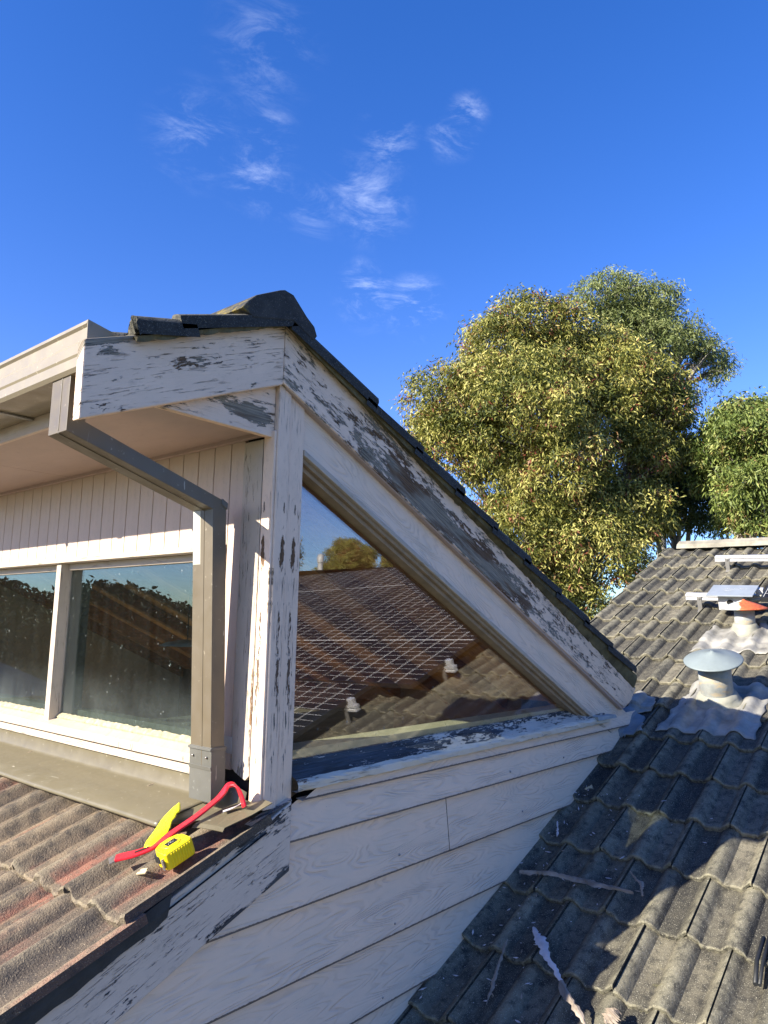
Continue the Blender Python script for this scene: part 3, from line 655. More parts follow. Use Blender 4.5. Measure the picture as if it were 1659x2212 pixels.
def ridge_mat():
    m, t, p = newmat('lichened_dark_ridge', .9, .3); v = coords(t, 'Object'); sx = N(t, 'ShaderNodeSeparateXYZ'); t.links.new(v, sx.inputs[0])
    c = mixc(t, ramp(t, noise(t, v, 16, 5, .6), .3, .7), (.058, .058, .056), (.026, .028, .030)); c = mixc(t, ramp(t, noise(t, v, 300, 2), .62, .72, 0, .6), c, (.22, .21, .19))
    k = mth(t, 'ADD', mth(t, 'MULTIPLY', sx.outputs[0], -3.2), mth(t, 'MULTIPLY', noise(t, v, 22, 5, .7), .9)); c = mixc(t, mth(t, 'MULTIPLY', ramp(t, k, 1.0, 1.12), .7), c, (.24, .18, .035)); t.links.new(c, p.inputs['Base Color'])
    bump(t, p, noise(t, v, 70, 5, .7), .006, .8); return m
part(rg, 'ridge_cap', ridge_mat(), UR, bevel=.003)
# mossy bedding between the barge and the tiles, both slopes
vb = MB(); rr = random.Random(6); G = []
for k in range(90):
    x = .0+2.74*k/89; j = rr.uniform(-.004, .004); top = .985-.052-.441*x+.012
    G.append([(x, -.062+j*.5, top), (x, -.058+j, top-.022+j), (x, -.040+j, (.950-.464*x)-.006+j), (x, -.03, (.950-.464*x)-.012)])
vb.grid(G, smooth=False)
G = []
for k in range(30):
    x = -.53+.53*k/29; j = rr.uniform(-.004, .004); top = .985-.040+.42*x+.008
    G.append([(x, -.062, top), (x, -.060+j, top-.016+j), (x, -.044+j, (.950+.394*x)-.008+j), (x, -.03, (.950+.394*x)-.016)])
vb.grid(G, smooth=False, flip=True)
part(vb, 'verge_bedding', M['mortar'], UR)
us = MB(); us.quad([(0, -.03, .925), (0, 5.5, .925), (2.74, 5.5, .925-.441*2.74), (2.74, -.03, .925-.441*2.74)]); us.quad([(0, -.03, .92), (-.6, -.03, .92-.42*.6), (-.6, 5.5, .92-.42*.6), (0, 5.5, .92)])
part(us, 'sarking', M['darkbed'], UR, weld=False)
ew = MB(); ew.prism([(0.03, -4.6), (0.03, .7), (.06, .87), (2.75, -.34), (2.75, -4.6)], 'y', 4.4, 4.46); part(ew, 'end_wall', M['paint'])
# interior
IN = empty('attic_interior'); IN.parent = HOUSE; fix(IN)
ic = MB(); zc = lambda x: .80-.455*x
for k in range(11):
    y = .12+.4*k
    pass
nb_ = 12
for k in range(22):
    xa, xb = .06+k*.1225, .06+(k+1)*.1225-.0025
    ic.prism([(xa, zc(xa)), (xb, zc(xb)), (xb, zc(xb)+.014), (xa, zc(xa)+.014)], 'y', .09, 4.38, udir=sl)
part(ic, 'ceiling_lining', M['pine'], IN)
ra = MB()
for k in range(10):
    y = .34+.44*k; ra.prism([(.05, zc(.05)-.09), (2.72, zc(2.72)-.09), (2.72, zc(2.72)), (.05, zc(.05))], 'y', y, y+.045, udir=sl)
part(ra, 'rafters', M['pine_d'], IN, bevel=.003)
fl = MB(); fl.box(.10, 2.6, .10, 4.35, -.99, -.93); part(fl, 'floor', wood_mat('pale_attic_boards', (.72, .60, .42), (.60, .48, .32)), IN)
pw = MB(); pw.box(.16, 1.9, 1.05, 1.09, -.95, -.47); pw.box(.14, 1.9, 1.04, 1.30, -.47, -.445); part(pw, 'half_wall', M['ply'], IN)
lp = empty('pendant_lamp'); lp.location = (.95, 1.75, -.1)
tag(lp, 'white dish pendant lamp hanging inside the attic behind the right front window', 'lamp')
q = MB(); q.lathe([(.004, .0), (.05, -.004), (.12, -.018), (.15, -.032), (.148, -.036), (.10, -.024), (0, -.018)], (0, 0, 0), 40); q.build('lamp_shade', M['white'], lp)
q = MB(); q.tube([(0, 0, 0), (0, 0, .40)], .003, 6); q.build('cord', M['black'], lp)

# ------------------------------------------------------------ sheets, vents, rails, panels on the main roof
def sheet(name, poly, mat, parent, lift=.007, n=34, seed=0, amp=.006):
    """lead sheet dressed over the tiles: poly in roof (u, v), ragged edges"""
    rr = random.Random(seed); cu = [p[0] for p in poly]; cv = [p[1] for p in poly]
    # bilinear patch over four corners
    a, b, c, d = poly
    G = []
    ph1, ph2 = rr.uniform(0, 6), rr.uniform(0, 6)
    for i in range(n+1):
        s = i/n; row = []
        for j in range(n+1):
            t = j/n
            u = (1-s)*(1-t)*a[0]+s*(1-t)*b[0]+s*t*c[0]+(1-s)*t*d[0]; v = (1-s)*(1-t)*a[1]+s*(1-t)*b[1]+s*t*c[1]+(1-s)*t*d[1]
            e = (min(s, 1-s) < .001) or (min(t, 1-t) < .001)
            if e: u += rr.uniform(-.004, .004)+.006*math.sin(7*v+ph1*3+20*t); v += rr.uniform(-.004, .004)+.007*math.sin(25*u+ph2)
            h = max(rh(u, v), rh(u, v+.03), rh(u, v-.04)*.9)+lift+amp*math.sin(31*u+ph1+9*v)*math.sin(23*v+ph2)+rr.uniform(-.0008, .0008)
            if e: h -= .004
            row.append(tuple(RP(u, v, h)))
        G.append(row)
    m = MB(); m.grid(G, smooth=True)
    o = m.build(name, mat, parent)
    md = o.modifiers.new('s', 'SOLIDIFY'); md.thickness = .003; md.offset = -1
    return o
def vent(name, u, v, r, hp, rc, hc, label, tilt, capm, sheetpoly, sd):
    base = RP(u, v, .03)
    e = empty(name, base); tag(e, label, 'roof vent')
    ax = Vector((tilt[0], tilt[1], 1)).normalized()
    m = MB(); m.lathe([(r, -.05), (r, hp*.35), (r*1.01, hp*.36), (r*1.01, hp*.75), (r*.985, hp*.76), (r*.985, hp)], (0, 0, 0), 44, axis=ax); m.build('pipe', M['galv_s'], e)
    m = MB(); top = ax*hp
    m.lathe([(0, hc), (rc*.05, hc*.985), (rc*.07, hc*.90), (rc*.5, hc*.55), (rc*.97, .004), (rc, .0), (rc*.995, -.006), (rc*.95, -.004), (rc*.4, hc*.38), (0, hc*.6)], tuple(top), 64, axis=ax, wob=.004); c = m.build('cap', capm, e)
    for q in range(3):
        m = MB(); a = q*2.1+.4; m.box(-.006+r*.93*math.cos(a), .006+r*.93*math.cos(a), -.006+r*.93*math.sin(a), .006+r*.93*math.sin(a), hp-.02, hp+hc*.25)
        st0 = m.build('cap_stay', M['bracket'], e); st0.rotation_mode = 'QUATERNION'; st0.rotation_quaternion = Vector((0, 0, 1)).rotation_difference(ax)
    m = MB(); pr = [(r*1.0, .06), (r*1.16, .052), (r*1.28, .034), (r*1.3, .02), (r*1.42, .012), (r*1.5, -.01), (r*1.5, -.05)]
    m.lathe(pr, (0, 0, .0), 44, axis=(ax+NR*1.2).normalized(), wob=.02); m.build('rubber_collar', M['rubber'], e)
    s = sheet('lead_flashing', sheetpoly, M['lead'], e, seed=sd); s.matrix_parent_inverse = Matrix.Translation(-base)
    return e
def stained():
    m, t, p = newmat('stained_galvanised_pipe', .5, .4); v = coords(t, 'Object')
    c = mixc(t, ramp(t, noise(t, v, 14, 5, .6), .35, .65), (.33, .34, .31), (.22, .23, .22))
    c = mixc(t, ramp(t, noise(t, coords(t, 'Object', (1, 1, 3.5)), 9, 4, .6), .50, .66, 0, .8), c, (.46, .35, .20)); t.links.new(c, p.inputs['Base Color'])
    bump(t, p, noise(t, v, 25, 4), .003, .6); return m
M['galv_s'] = stained()
capm = plain('dull_zinc_cap', (.20, .235, .235), .5, .22, 7, .003)
vent('roof_vent', .44, 1.775, .088, .255, .158, .055, 'domed galvanised roof vent nearest the camera standing on a white lead sheet', (-.396, -.044), capm, [(.20, 1.36), (.70, 1.42), (.68, 2.02), (.26, 1.98)], 4)
def rustcap():
    m, t, p = newmat('rust_patched_cap', .6, .4); v = coords(t, 'Object'); sx = N(t, 'ShaderNodeSeparateXYZ'); t.links.new(v, sx.inputs[0])
    k = mth(t, 'ADD', mth(t, 'ADD', mth(t, 'MULTIPLY', sx.outputs[1], -6.), mth(t, 'MULTIPLY', sx.outputs[0], 1.5)), mth(t, 'MULTIPLY', noise(t, v, 9, 4), 1.0))
    f = ramp(t, k, .28, .40); c = mixc(t, f, (.36, .38, .38), mixc(t, ramp(t, noise(t, v, 45, 4, .7), .4, .6), (.56, .13, .04), (.36, .075, .03)))
    edge = mth(t, 'SUBTRACT', ramp(t, k, .20, .30), f); c = mixc(t, mth(t, 'MULTIPLY', edge, .7), c, (.6, .5, .28)); t.links.new(c, p.inputs['Base Color']); bump(t, p, noise(t, v, 60, 3), .002, .6); return m
vent('roof_vent', .375, 2.86, .066, .16, .150, .062, 'smaller roof vent with an orange rusted conical cap, farther up the roof', (-.10, -.02), rustcap(), [(.10, 2.47), (.62, 2.52), (.60, 2.98), (.16, 2.92)], 9)
# loose flashing sheets where the dormer meets the roof
s = sheet('valley_flashing', [(-.06, 1.22), (.16, 1.28), (.10, 1.50), (-.06, 1.62)], plain('dull_lead', (.20, .235, .26), .6, .3, 12, .004), HOUSE, lift=.012, seed=2); fix(s)
s = sheet('valley_flashing', [(.0, 1.50), (.13, 1.60), (.09, 1.74), (-.04, 1.76)], M['lead'], HOUSE, lift=.012, seed=5); fix(s)

def rail(u0, u1, v, h0, h1):
    """mounting rail laid across the roof at v with L feet"""
    base = RP(u0, v, h0); e = empty('mounting_rail', base)
    m = MB(); d = .022
    sec = [(-d, 0), (d, 0), (d, .012), (d-.008, .016), (d-.008, .024), (d, .028), (d, .045), (-d, .045), (-d, .028), (-d+.008, .024), (-d+.008, .016), (-d, .012)]
    R0 = [tuple(RP(0, a, b)-RP(0, 0, 0)) for a, b in sec]; R1 = [tuple(RP(u1-u0, a, b)-RP(0, 0, 0)) for a, b in sec]
    n = len(sec)
    for i in range(n): m.quad([R0[i], R0[(i+1) % n], R1[(i+1) % n], R1[i]])
    m.quad(R0[::-1]); m.quad(R1); m.build('rail', M['alu'], e)
    k = .10
    while k < u1-u0:
        b_ = MB(); z_ = lambda a, b, c: tuple(RP(k+a, b, c)-RP(0, 0, 0))
        for (a0, a1, b0, b1, c0, c1) in ((-.016, .016, -.030, -.024, -.085, .030), (-.016, .016, -.055, -.024, -.088, -.082)):
            c = [z_(a, b, h) for h in (c0, c1) for a, b in ((a0, b0), (a1, b0), (a1, b1), (a0, b1))]
            for f in ((0, 3, 2, 1), (4, 5, 6, 7), (0, 1, 5, 4), (1, 2, 6, 5), (2, 3, 7, 6), (3, 0, 4, 7)): b_.quad([c[i] for i in f])
        b_.tube([z_(0, -.036, .018), z_(0, -.022, .018)], .008, 8)
        b_.build('foot', M['bracket'], e); k += 1.45
    return e
RH = .105
rails = [(-.136, 6.6, 4.286), (-.121, 6.6, 3.283), (1.40, 7.0, 2.85), (1.42, 7.0, 1.84), (1.80, 7.0, 1.13), (1.80, 7.0, .12)]
rl = ['aluminium rail crossing the roof just below the ridge', 'aluminium rail crossing the roof behind the junction box', 'upper rail under the middle row of solar panels', 'lower rail under the middle row of solar panels', 'upper rail under the bottom row of solar panels', 'lower rail under the bottom row of solar panels']
for (a, b, v), lab in zip(rails, rl):
    tag(rail(a, b, v, RH, 0), lab, 'rail', 'mounting rails on the main roof')

def cell_mat():
    m, t, p = newmat('solar_cells', .5, .03); v = N(t, 'ShaderNodeTexCoord').outputs['UV']; sx = N(t, 'ShaderNodeSeparateXYZ'); t.links.new(v, sx.inputs[0])
    def lines(o, n, wd):
        f = mth(t, 'FRACT', mth(t, 'MULTIPLY', o, n)); d = mth(t, 'MINIMUM', f, mth(t, 'SUBTRACT', 1., f)); return ramp(t, d, wd*.6, wd, 1, 0)
    a = lines(sx.outputs[0], 6., .030); b = lines(sx.outputs[1], 20., .031)
    ln = mth(t, 'MAXIMUM', a, b)
    mid = mth(t, 'ABSOLUTE', mth(t, 'SUBTRACT', sx.outputs[1], .5)); ln = mth(t, 'MAXIMUM', ln, ramp(t, mid, .004, .006, 1, 0))
    fine = mth(t, 'MULTIPLY', lines(sx.outputs[0], 60., .06), .04)
    c = mixc(t, ln, mixc(t, fine, (.012, .012, .016), (.3, .3, .3)), (.60, .59, .55)); t.links.new(c, p.inputs['Base Color']); return m
cm_ = cell_mat()
def solar(proto=None, u=0, v=0):
    W, H, th = 1.02, 1.70, .035
    z_ = lambda a, b, c: tuple(RP(a, b, c)-RP(0, 0, 0))
    e = empty('solar_panel', RP(u, v, RH+.05)); m = MB(); fw = .012
    for (a0, a1, b0, b1) in ((0, W, 0, fw), (0, W, H-fw, H), (0, fw, fw, H-fw), (W-fw, W, fw, H-fw)):
        c = [z_(a, b, h) for h in (0, th) for a, b in ((a0, b0), (a1, b0), (a1, b1), (a0, b1))]
        for f in ((0, 3, 2, 1), (4, 5, 6, 7), (0, 1, 5, 4), (1, 2, 6, 5), (2, 3, 7, 6), (3, 0, 4, 7)): m.quad([c[i] for i in f])
    m.build('frame', M['black'], e, weld=False)
    m = MB(); c = [(fw, fw), (W-fw, fw), (W-fw, H-fw), (fw, H-fw)]
    top = [z_(a, b, th-.003) for a, b in c]; bot = [z_(a, b, .004) for a, b in c]
    m.quad(top, [(0, 0), (1, 0), (1, 1), (0, 1)]); m.quad(bot[::-1], [(0.01, 0.01)]*4)
    m.build('cells', cm_, e, weld=False)
    return e
p0 = solar(); spots = []
for r, (us, v, n) in enumerate(((.44, 3.115, 6), (1.50, 1.415, 5), (1.88, -.31, 5))):
    for k in range(n): spots.append((us+1.04*k, v, r, k))
rown = ['top', 'middle', 'bottom']; ordn = ['first', 'second', 'third', 'fourth', 'fifth', 'sixth']
for i, (u, v, r, k) in enumerate(spots):
    if i == 0: e = p0
    else:
        e = p0.copy(); COL.objects.link(e)
        for ch in p0.children: c = ch.copy(); COL.objects.link(c); c.parent = e
    e.location = RP(u, v, RH+.05)
    tag(e, f'black framed solar panel, {ordn[k]} from the dormer end in the {rown[r]} row of the roof', 'solar panel', 'solar panels on the main roof')
# clamps at the row ends
cl = []
for (u, v) in ((1.49, 1.84), (1.87, 1.13), (.43, 3.283), (1.49, 2.85)):
    m = MB(); z_ = lambda a, b, c: tuple(RP(a, b, c)-RP(0, 0, 0))
    c = [z_(a, b, h) for h in (0, .05) for a, b in ((-.05, -.02), (0, -.02), (0, .02), (-.05, .02))]
    for f in ((0, 3, 2, 1), (4, 5, 6, 7), (0, 1, 5, 4), (1, 2, 6, 5), (2, 3, 7, 6), (3, 0, 4, 7)): m.quad([c[i] for i in f])
    o = m.build('panel_clamp', M['alu'], bevel=.004); o.location = RP(u, v, RH+.045)
    tag(o, {1.84: 'silver end clamp at the lower corner of the middle panel row', 1.13: 'silver end clamp at the upper corner of the bottom panel row', 3.283: 'silver end clamp at the lower corner of the top panel row', 2.85: 'silver end clamp at the upper corner of the middle panel row'}[v], 'clamp', 'end clamps of the solar panels')

# junction box with a sheet metal lid on the middle rail
jb = empty('junction_box', RP(.235, 3.14, .115)); tag(jb, 'white isolator box with a round opening under a flat metal rain lid', 'junction box')
z_ = lambda a, b, c: tuple(RP(a, b, c)-RP(0, 0, 0))
def obox(m, a0, a1, b0, b1, c0, c1, skew=0):
    c = [z_(a, b+skew*(h-c0), h) for h in (c0, c1) for a, b in ((a0, b0), (a1, b0), (a1, b1), (a0, b1))]
    for f in ((0, 3, 2, 1), (4, 5, 6, 7), (0, 1, 5, 4), (1, 2, 6, 5), (2, 3, 7, 6), (3, 0, 4, 7)): m.quad([c[i] for i in f])
m = MB(); obox(m, -.085, .085, -.02, .12, -.035, .085); m.build('box', M['white'], jb, bevel=.006)
m = MB(); obox(m, -.15, .165, -.075, .16, .092, .102); m.build('lid', plain('dusty_zinc_lid', (.26, .29, .32), .4, .2, 9, .002), jb, bevel=.002)
m = MB(); m.lathe([(.030, .0), (.030, .006), (.024, .007), (.023, -.0)], z_(.0, -.021, .03), 28, axis=-VV); m.build('port_ring', M['white'], jb)
m = MB(); m.lathe([(0, .0035), (.0235, .003)], z_(.0, -.021, .03), 28, axis=-VV); m.build('port', M['black'], jb)
m = MB(); m.tube([z_(.085, .03, .02), z_(.14, .03, .03), z_(.25, .06, .035), z_(.5, .08, .03)], .014, 10); m.tube([z_(.085, .05, .05), z_(.2, .06, .055), z_(.5, .09, .05)], .009, 8); m.build('conduit', M['rubber'], jb)
rr = random.Random(31); m = MB()          # faint pencilled scribble on the lid
for row, (u_, n_) in enumerate(((-.06, 13), (-.045, 4))):
    for k in range(n_):
        a = u_+k*.0125; b = .07-.035*row
        m.tube([z_(a, b+rr.uniform(-.006, .006), .1028), z_(a+.004, b+rr.uniform(-.01, .01), .1028), z_(a+.009, b+rr.uniform(-.008, .008), .1028)], .0009, 4)
m.build('pencil_scribble', M['white'], jb)

# white flue near the ridge (seen mirrored in the side window)
fp = empty('flue_pipe', RP(6.1, 4.95, 0)); tag(fp, 'white capped flue pipe rising above the ridge, mirrored in the triangular window', 'flue')
m = MB(); m.lathe([(.04, -.1), (.04, .34)], (0, 0, 0), 24); m.build('pipe', M['white'], fp)
m = MB(); m.lathe([(.05, .32), (.053, .40), (.036, .44), (0, .455)], (0, 0, 0), 24); m.build('cap', M['white'], fp)
# bent black rubber strip
m = MB(); a = RP(.990, .0, .06); b = RP(.985, -.10, .050); c = RP(1.000, -.205, .052)
m.tube([a, b, c], .0075, 10); m.tube([a+Vector((.004, -.016, .004)), b+Vector((0, -.018, -.002)), c+Vector((.002, -.012, 0))], .006, 10); m.tube([a+Vector((0, -.01, 0)), RP(1.05, .0, .045), RP(1.12, .03, .05)], .005, 8)
tag(m.build('rubber_strip', M['black']), 'black folded rubber strip lying on the sunlit grey tiles at the right edge', 'rubber strip')

# ------------------------------------------------------------ debris
def splinter(name, pts, wd, mat, label, seed, flat=.3, cat='splinter', curl=0., mats=None):
    rr = random.Random(seed); m = MB(); n = 44; P = [Vector(p) for p in pts]
    def at(t):
        f = t*(len(P)-1); i = min(int(f), len(P)-2); return P[i].lerp(P[i+1], f-i)
    G = []; ph = rr.uniform(0, 6); wa = wb = 0.
    for i in range(n+1):
        t = i/n; p = at(t); d = (at(min(1, t+.02))-at(max(0, t-.02))).normalized(); s = d.cross(NR).normalized()
        k = wd*(.15+.85*min(1, math.sin(math.pi*min(1, max(0, t*.92+.05)))**.7))*(1+.35*math.sin(9*t+ph))
        wa = .55*wa+rr.uniform(-.26, .26); wb = .55*wb+rr.uniform(-.26, .26)
        l_, r_ = k*max(.08, .5+wa), k*max(.08, .5+wb); th = wd*flat
        up = NR*(.004*math.sin(5*t+ph)+curl*math.sin(math.pi*t))
        G.append([tuple(p+up-s*l_), tuple(p+up-s*l_*.4+NR*th*rr.uniform(.7, 1.2)), tuple(p+up+s*r_*.3+NR*th*rr.uniform(.6, 1.1)), tuple(p+up+s*r_), tuple(p+up-NR*th*.3), tuple(p+up-s*l_)])
    m.grid(G, smooth=False); m.quad(G[0][:5]); m.quad(G[-1][:5][::-1])
    o = m.build(name, mats or mat); c = P[0]; me = o.data
    for v_ in me.vertices: v_.co -= c
    o.location = c
    if mats:
        for k, pl_ in enumerate(me.polygons): pl_.material_index = 1 if (pl_.index % 5 in (0, 1, 2) and (k//5) % 44 < 30) else 0
    return tag(o, label, cat, 'debris lying on the grey roof')
k_ = 1.1795
def rp(u, v, h): u *= k_; v *= k_; return RP(u, v, .050+h)
splinter('timber_splinter', [rp(.053, -.015, .012), rp(.17, .012, .02), rp(.30, .028, .016), rp(.443, .036, .01)], .026, M['splinter'], 'long weathered timber splinter lying across the shaded tiles', 1, .35)
splinter('paint_strip', [rp(.210, -.236, .016), rp(.27, -.30, .03), rp(.33, -.36, .028), rp(.40, -.43, .025), rp(.49, -.50, .02)], .030, None, 'long strip of pink paint on a timber sliver near the bottom of the shaded roof', 2, .12, 'paint strip', .01, [M['splinter'], M['flake']])
splinter('timber_splinter', [rp(.158, -.315, .008), rp(.185, -.44, .012), rp(.214, -.556, .008)], .012, M['splinter'], 'thin dark timber splinter between the wall and the paint strip', 3, .4)
splinter('paint_strip', [rp(.055, .31, .008), rp(.075, .265, .012), rp(.09, .225, .008)], .009, M['flake'], 'small pale paint strip on the shaded tiles close to the wall', 4, .2, 'paint strip')
splinter('timber_splinter', [rp(.40, .135, .01), rp(.455, .08, .016), rp(.475, .03, .012)], .014, M['splinter'], 'forked grey splinter beside the long splinter at the shadow edge', 5, .3)
splinter('timber_splinter', [rp(.535, -.47, .015), rp(.545, -.44, .02), rp(.55, -.42, .01)], .040, M['splinter'], 'broad pale offcut of broken timber at the bottom edge of the view', 6, .25)
splinter('paint_strip', [rp(.30, -.60, .01), rp(.335, -.60, .016), rp(.37, -.585, .01)], .02, M['flake'], 'pale curled paint piece at the very bottom on the shaded tiles', 7, .2, 'paint strip')
splinter('tile_chip', [rp(.075, .55, .006), rp(.082, .57, .01), rp(.086, .59, .006)], .018, plain('cream_chip', (.5, .42, .28), .8), 'cream chip lying on the shaded tiles below the sill corner', 8, .3, 'chip')
m = MB(); rr = random.Random(77)
for k in range(150):
    u = abs(rr.gauss(.05, .28)); v = rr.uniform(-.75, .75); sz = rr.uniform(.002, .0065)
    if u > .95: continue
    c = RP(u, v, rh(u, v)+.0035); a = rr.uniform(0, 6.28); d1 = UU*math.cos(a)+VV*math.sin(a); d2 = NR.cross(d1); el = rr.uniform(.5, 3.2)
    m.quad([tuple(c-d1*sz*el), tuple(c+d2*sz*.6*rr.uniform(.5, 1)+NR*.001), tuple(c+d1*sz*el*rr.uniform(.6, 1)+NR*.002), tuple(c-d2*sz*.6)], mi=k % 3 == 0)
o = m.build('paint_flakes', [M['flake'], M['splinter']], weld=False); md = o.modifiers.new('s', 'SOLIDIFY'); md.thickness = .0012
tag(o, 'scattered crumbs of paint and bark over the shaded grey tiles', 'paint flakes', kind='stuff')

# ------------------------------------------------------------ tools on the red roof
cr = empty('pry_bar', (-.25, .10, -.60)); tag(cr, 'red flat pry bar with hooked end, lying from the brown flashing onto the tiles', 'pry bar')
def ribbon(pts, wds, ths, mat, name, parent, side=Vector((0, 1, 0)), off=Vector((0, 0, 0)), bev=.0015):
    m = MB(); P = [Vector(p)-off for p in pts]; G = []
    for i, p in enumerate(P):
        t = (P[min(i+1, len(P)-1)]-P[max(0, i-1)]).normalized(); s = (side-side.dot(t)*t).normalized(); n_ = s.cross(t).normalized()
        w_, h_ = wds[i]/2, ths[i]/2
        G.append([tuple(p+s*a*w_+n_*b*h_) for a, b in ((-1, -1), (1, -1), (1, 1), (-1, 1), (-1, -1))])
    m.grid(G, smooth=False); m.quad(G[0][:4]); m.quad(G[-1][:4][::-1]); return m.build(name, mat, parent, bevel=bev)
cp = [(-.372, .166, -.640), (-.350, .152, -.632), (-.325, .120, -.622), (-.297, .098, -.610), (-.270, .080, -.592), (-.238, .066, -.570), (-.180, .058, -.543), (-.120, .058, -.514), (-.104, .052, -.500), (-.098, .040, -.484), (-.096, .026, -.469), (-.093, .012, -.463), (-.090, -.002, -.466), (-.088, -.016, -.476), (-.087, -.030, -.494), (-.086, -.040, -.516)]
def sm_(pts, k=3):
    P = [Vector(p) for p in pts]; out = []
    for i in range(len(P)-1):
        p0, p1, p2, p3 = P[max(0, i-1)], P[i], P[i+1], P[min(len(P)-1, i+2)]
        for j in range(k):
            t = j/k; out.append(.5*((2*p1)+(-p0+p2)*t+(2*p0-5*p1+4*p2-p3)*t*t+(-p0+3*p1-3*p2+p3)*t**3))
    return out+[P[-1]]
cpp = sm_(cp); nn = len(cpp); off = Vector(cr.location)
sd_ = Vector((.55, .83, .0))
wd_ = [(.042 if i < 4 else .042-.012*min(1, (i-4)/14)) for i in range(nn)]; th_ = [.003 if i < 2 else .0065 for i in range(nn)]
ribbon(cpp[2:], wd_[2:], th_[2:], M['red'], 'bar', cr, side=Vector((.35, .93, 0)), off=off)
ribbon(cpp[:3], [.044, .043, .042], [.0015, .003, .0045], M['steel'], 'claw_tip', cr, side=Vector((.35, .93, 0)), off=off)
ribbon([cpp[6]+Vector((0, 0, .0042)), cpp[9]+Vector((0, 0, .0046))], [.009, .009], [.001, .001], M['gap'], 'nail_slot', cr, side=Vector((.35, .93, 0)), off=off, bev=0)
# tape measure
tp = empty('tape_measure', (-.266, .014, -.626)); tag(tp, 'yellow retractable tape measure lying on its side on the edge tile beside the pry bar', 'tape measure')
tp.rotation_euler = (0, math.radians(-21), math.radians(-4)); tp.scale = (1.22, 1.22, 1.15)
pf = [(-.035, -.024), (-.031, -.030), (.030, -.030), (.036, -.022), (.036, .012), (.026, .026), (.010, .032), (-.012, .031), (-.028, .022), (-.035, .008)]
m = MB(); m.prism(pf, 'z', 0, .040); m.build('case', M['yellow'], tp, bevel=.004, seg=4)
for z0, sg_ in ((.0400, 1), (.0, -1)):
    m = MB(); m.lathe([(0, .0022), (.019, .0022), (.0205, .0012), (.021, -.001)], (-.001, .001, z0), 36, axis=Vector((0, 0, sg_))); m.build('side_boss', M['yellow'], tp)
m = MB()
for k in range(8): m.box(-.022+k*.0065, -.0185+k*.0065, -.0318, -.0285, .004, .036)
m.build('grip_ribs', M['yellow'], tp, bevel=.0012)
m = MB(); m.box(-.0362, -.030, -.002, .020, .010, .028); m.build('tape_mouth', M['black'], tp, bevel=.001)
m = MB(); m.box(-.041, -.034, -.021, -.019, .006, .030); m.box(-.042, -.0405, -.028, -.019, .006, .030); m.build('end_hook', M['steel'], tp, bevel=.0008)
m = MB(); m.box(-.013, .013, -.008, .010, .0415, .0428); m.build('badge', M['black'], tp, bevel=.0006)
m = MB()
for a, b in (((-.009, -.004), (-.003, .005)), ((-.003, .005), (.002, -.004)), ((.002, -.004), (.009, .005))): m.tube([(a[0], a[1], .0431), (b[0], b[1], .0431)], .0009, 5)
m.build('badge_mark', M['steel'], tp)
# torn yellow plastic
m = MB(); G = []
L1 = [(-.305, .108, -.618), (-.285, .131, -.606), (-.240, .160, -.588), (-.197, .191, -.571), (-.165, .205, -.558), (-.140, .214, -.548), (-.131, .211, -.546)]
L2 = [(-.290, .092, -.610), (-.262, .088, -.592), (-.232, .100, -.576), (-.205, .130, -.566), (-.178, .150, -.556), (-.150, .172, -.548), (-.129, .205, -.545)]
rr = random.Random(3)
for t in [i/8 for i in range(9)]:
    G.append([tuple(Vector(a).lerp(Vector(b), t)+Vector((rr.uniform(-.0015, .0015)*(t > .9), rr.uniform(-.003, .003)*(t > .9), .007*math.sin(math.pi*t)+.002))) for a, b in zip(sm_(L1, 4), sm_(L2, 4))])
m.grid(G, smooth=True); o = m.build('plastic_scrap', M['yellowfilm']); md = o.modifiers.new('s', 'SOLIDIFY'); md.thickness = .0015
tag(o, 'torn bright yellow plastic scrap lying on the tiles behind the pry bar', 'plastic scrap')
# curled paint flake on the flashing flap, wood chips on tiles
m = MB(); G = []
for i in range(9):
    t = i/8; a = t*2.4; p = Vector((-.112, .020, -.536)).lerp(Vector((-.070, -.012, -.523)), t)
    G.append([tuple(p+Vector((.006, .010, .002+.004*(t > .8)))), tuple(p+Vector((0, 0, .005+.003*t))), tuple(p+Vector((-.010, -.010, .004+.012*t*t)))])
m.grid(G, smooth=False); o = m.build('paint_curl', M['flake']); md = o.modifiers.new('s', 'SOLIDIFY'); md.thickness = .0015
tag(o, 'white curled paint flake on the brown flashing flap beside the pry bar', 'paint flake')
m = MB(); G = []
for (a, b, c) in (((-.350, .060, -.654), (-.343, .032, -.648), .005), ((-.341, .058, -.648), (-.338, .036, -.644), .004)):
    a, b = Vector(a), Vector(b); s_ = Vector((1, .3, .3)).normalized()*c
    m.quad([tuple(a-s_), tuple(a+s_*.4+Vector((0, 0, .002))), tuple(b+s_+Vector((0, 0, .003))), tuple(b-s_*.6)])
o = m.build('wood_chip', plain('fresh_pale_wood', (.62, .50, .30), .7)); md = o.modifiers.new('s', 'SOLIDIFY'); md.thickness = .003
tag(o, 'pale split wood chip in a tile channel below the tape measure', 'wood chip')

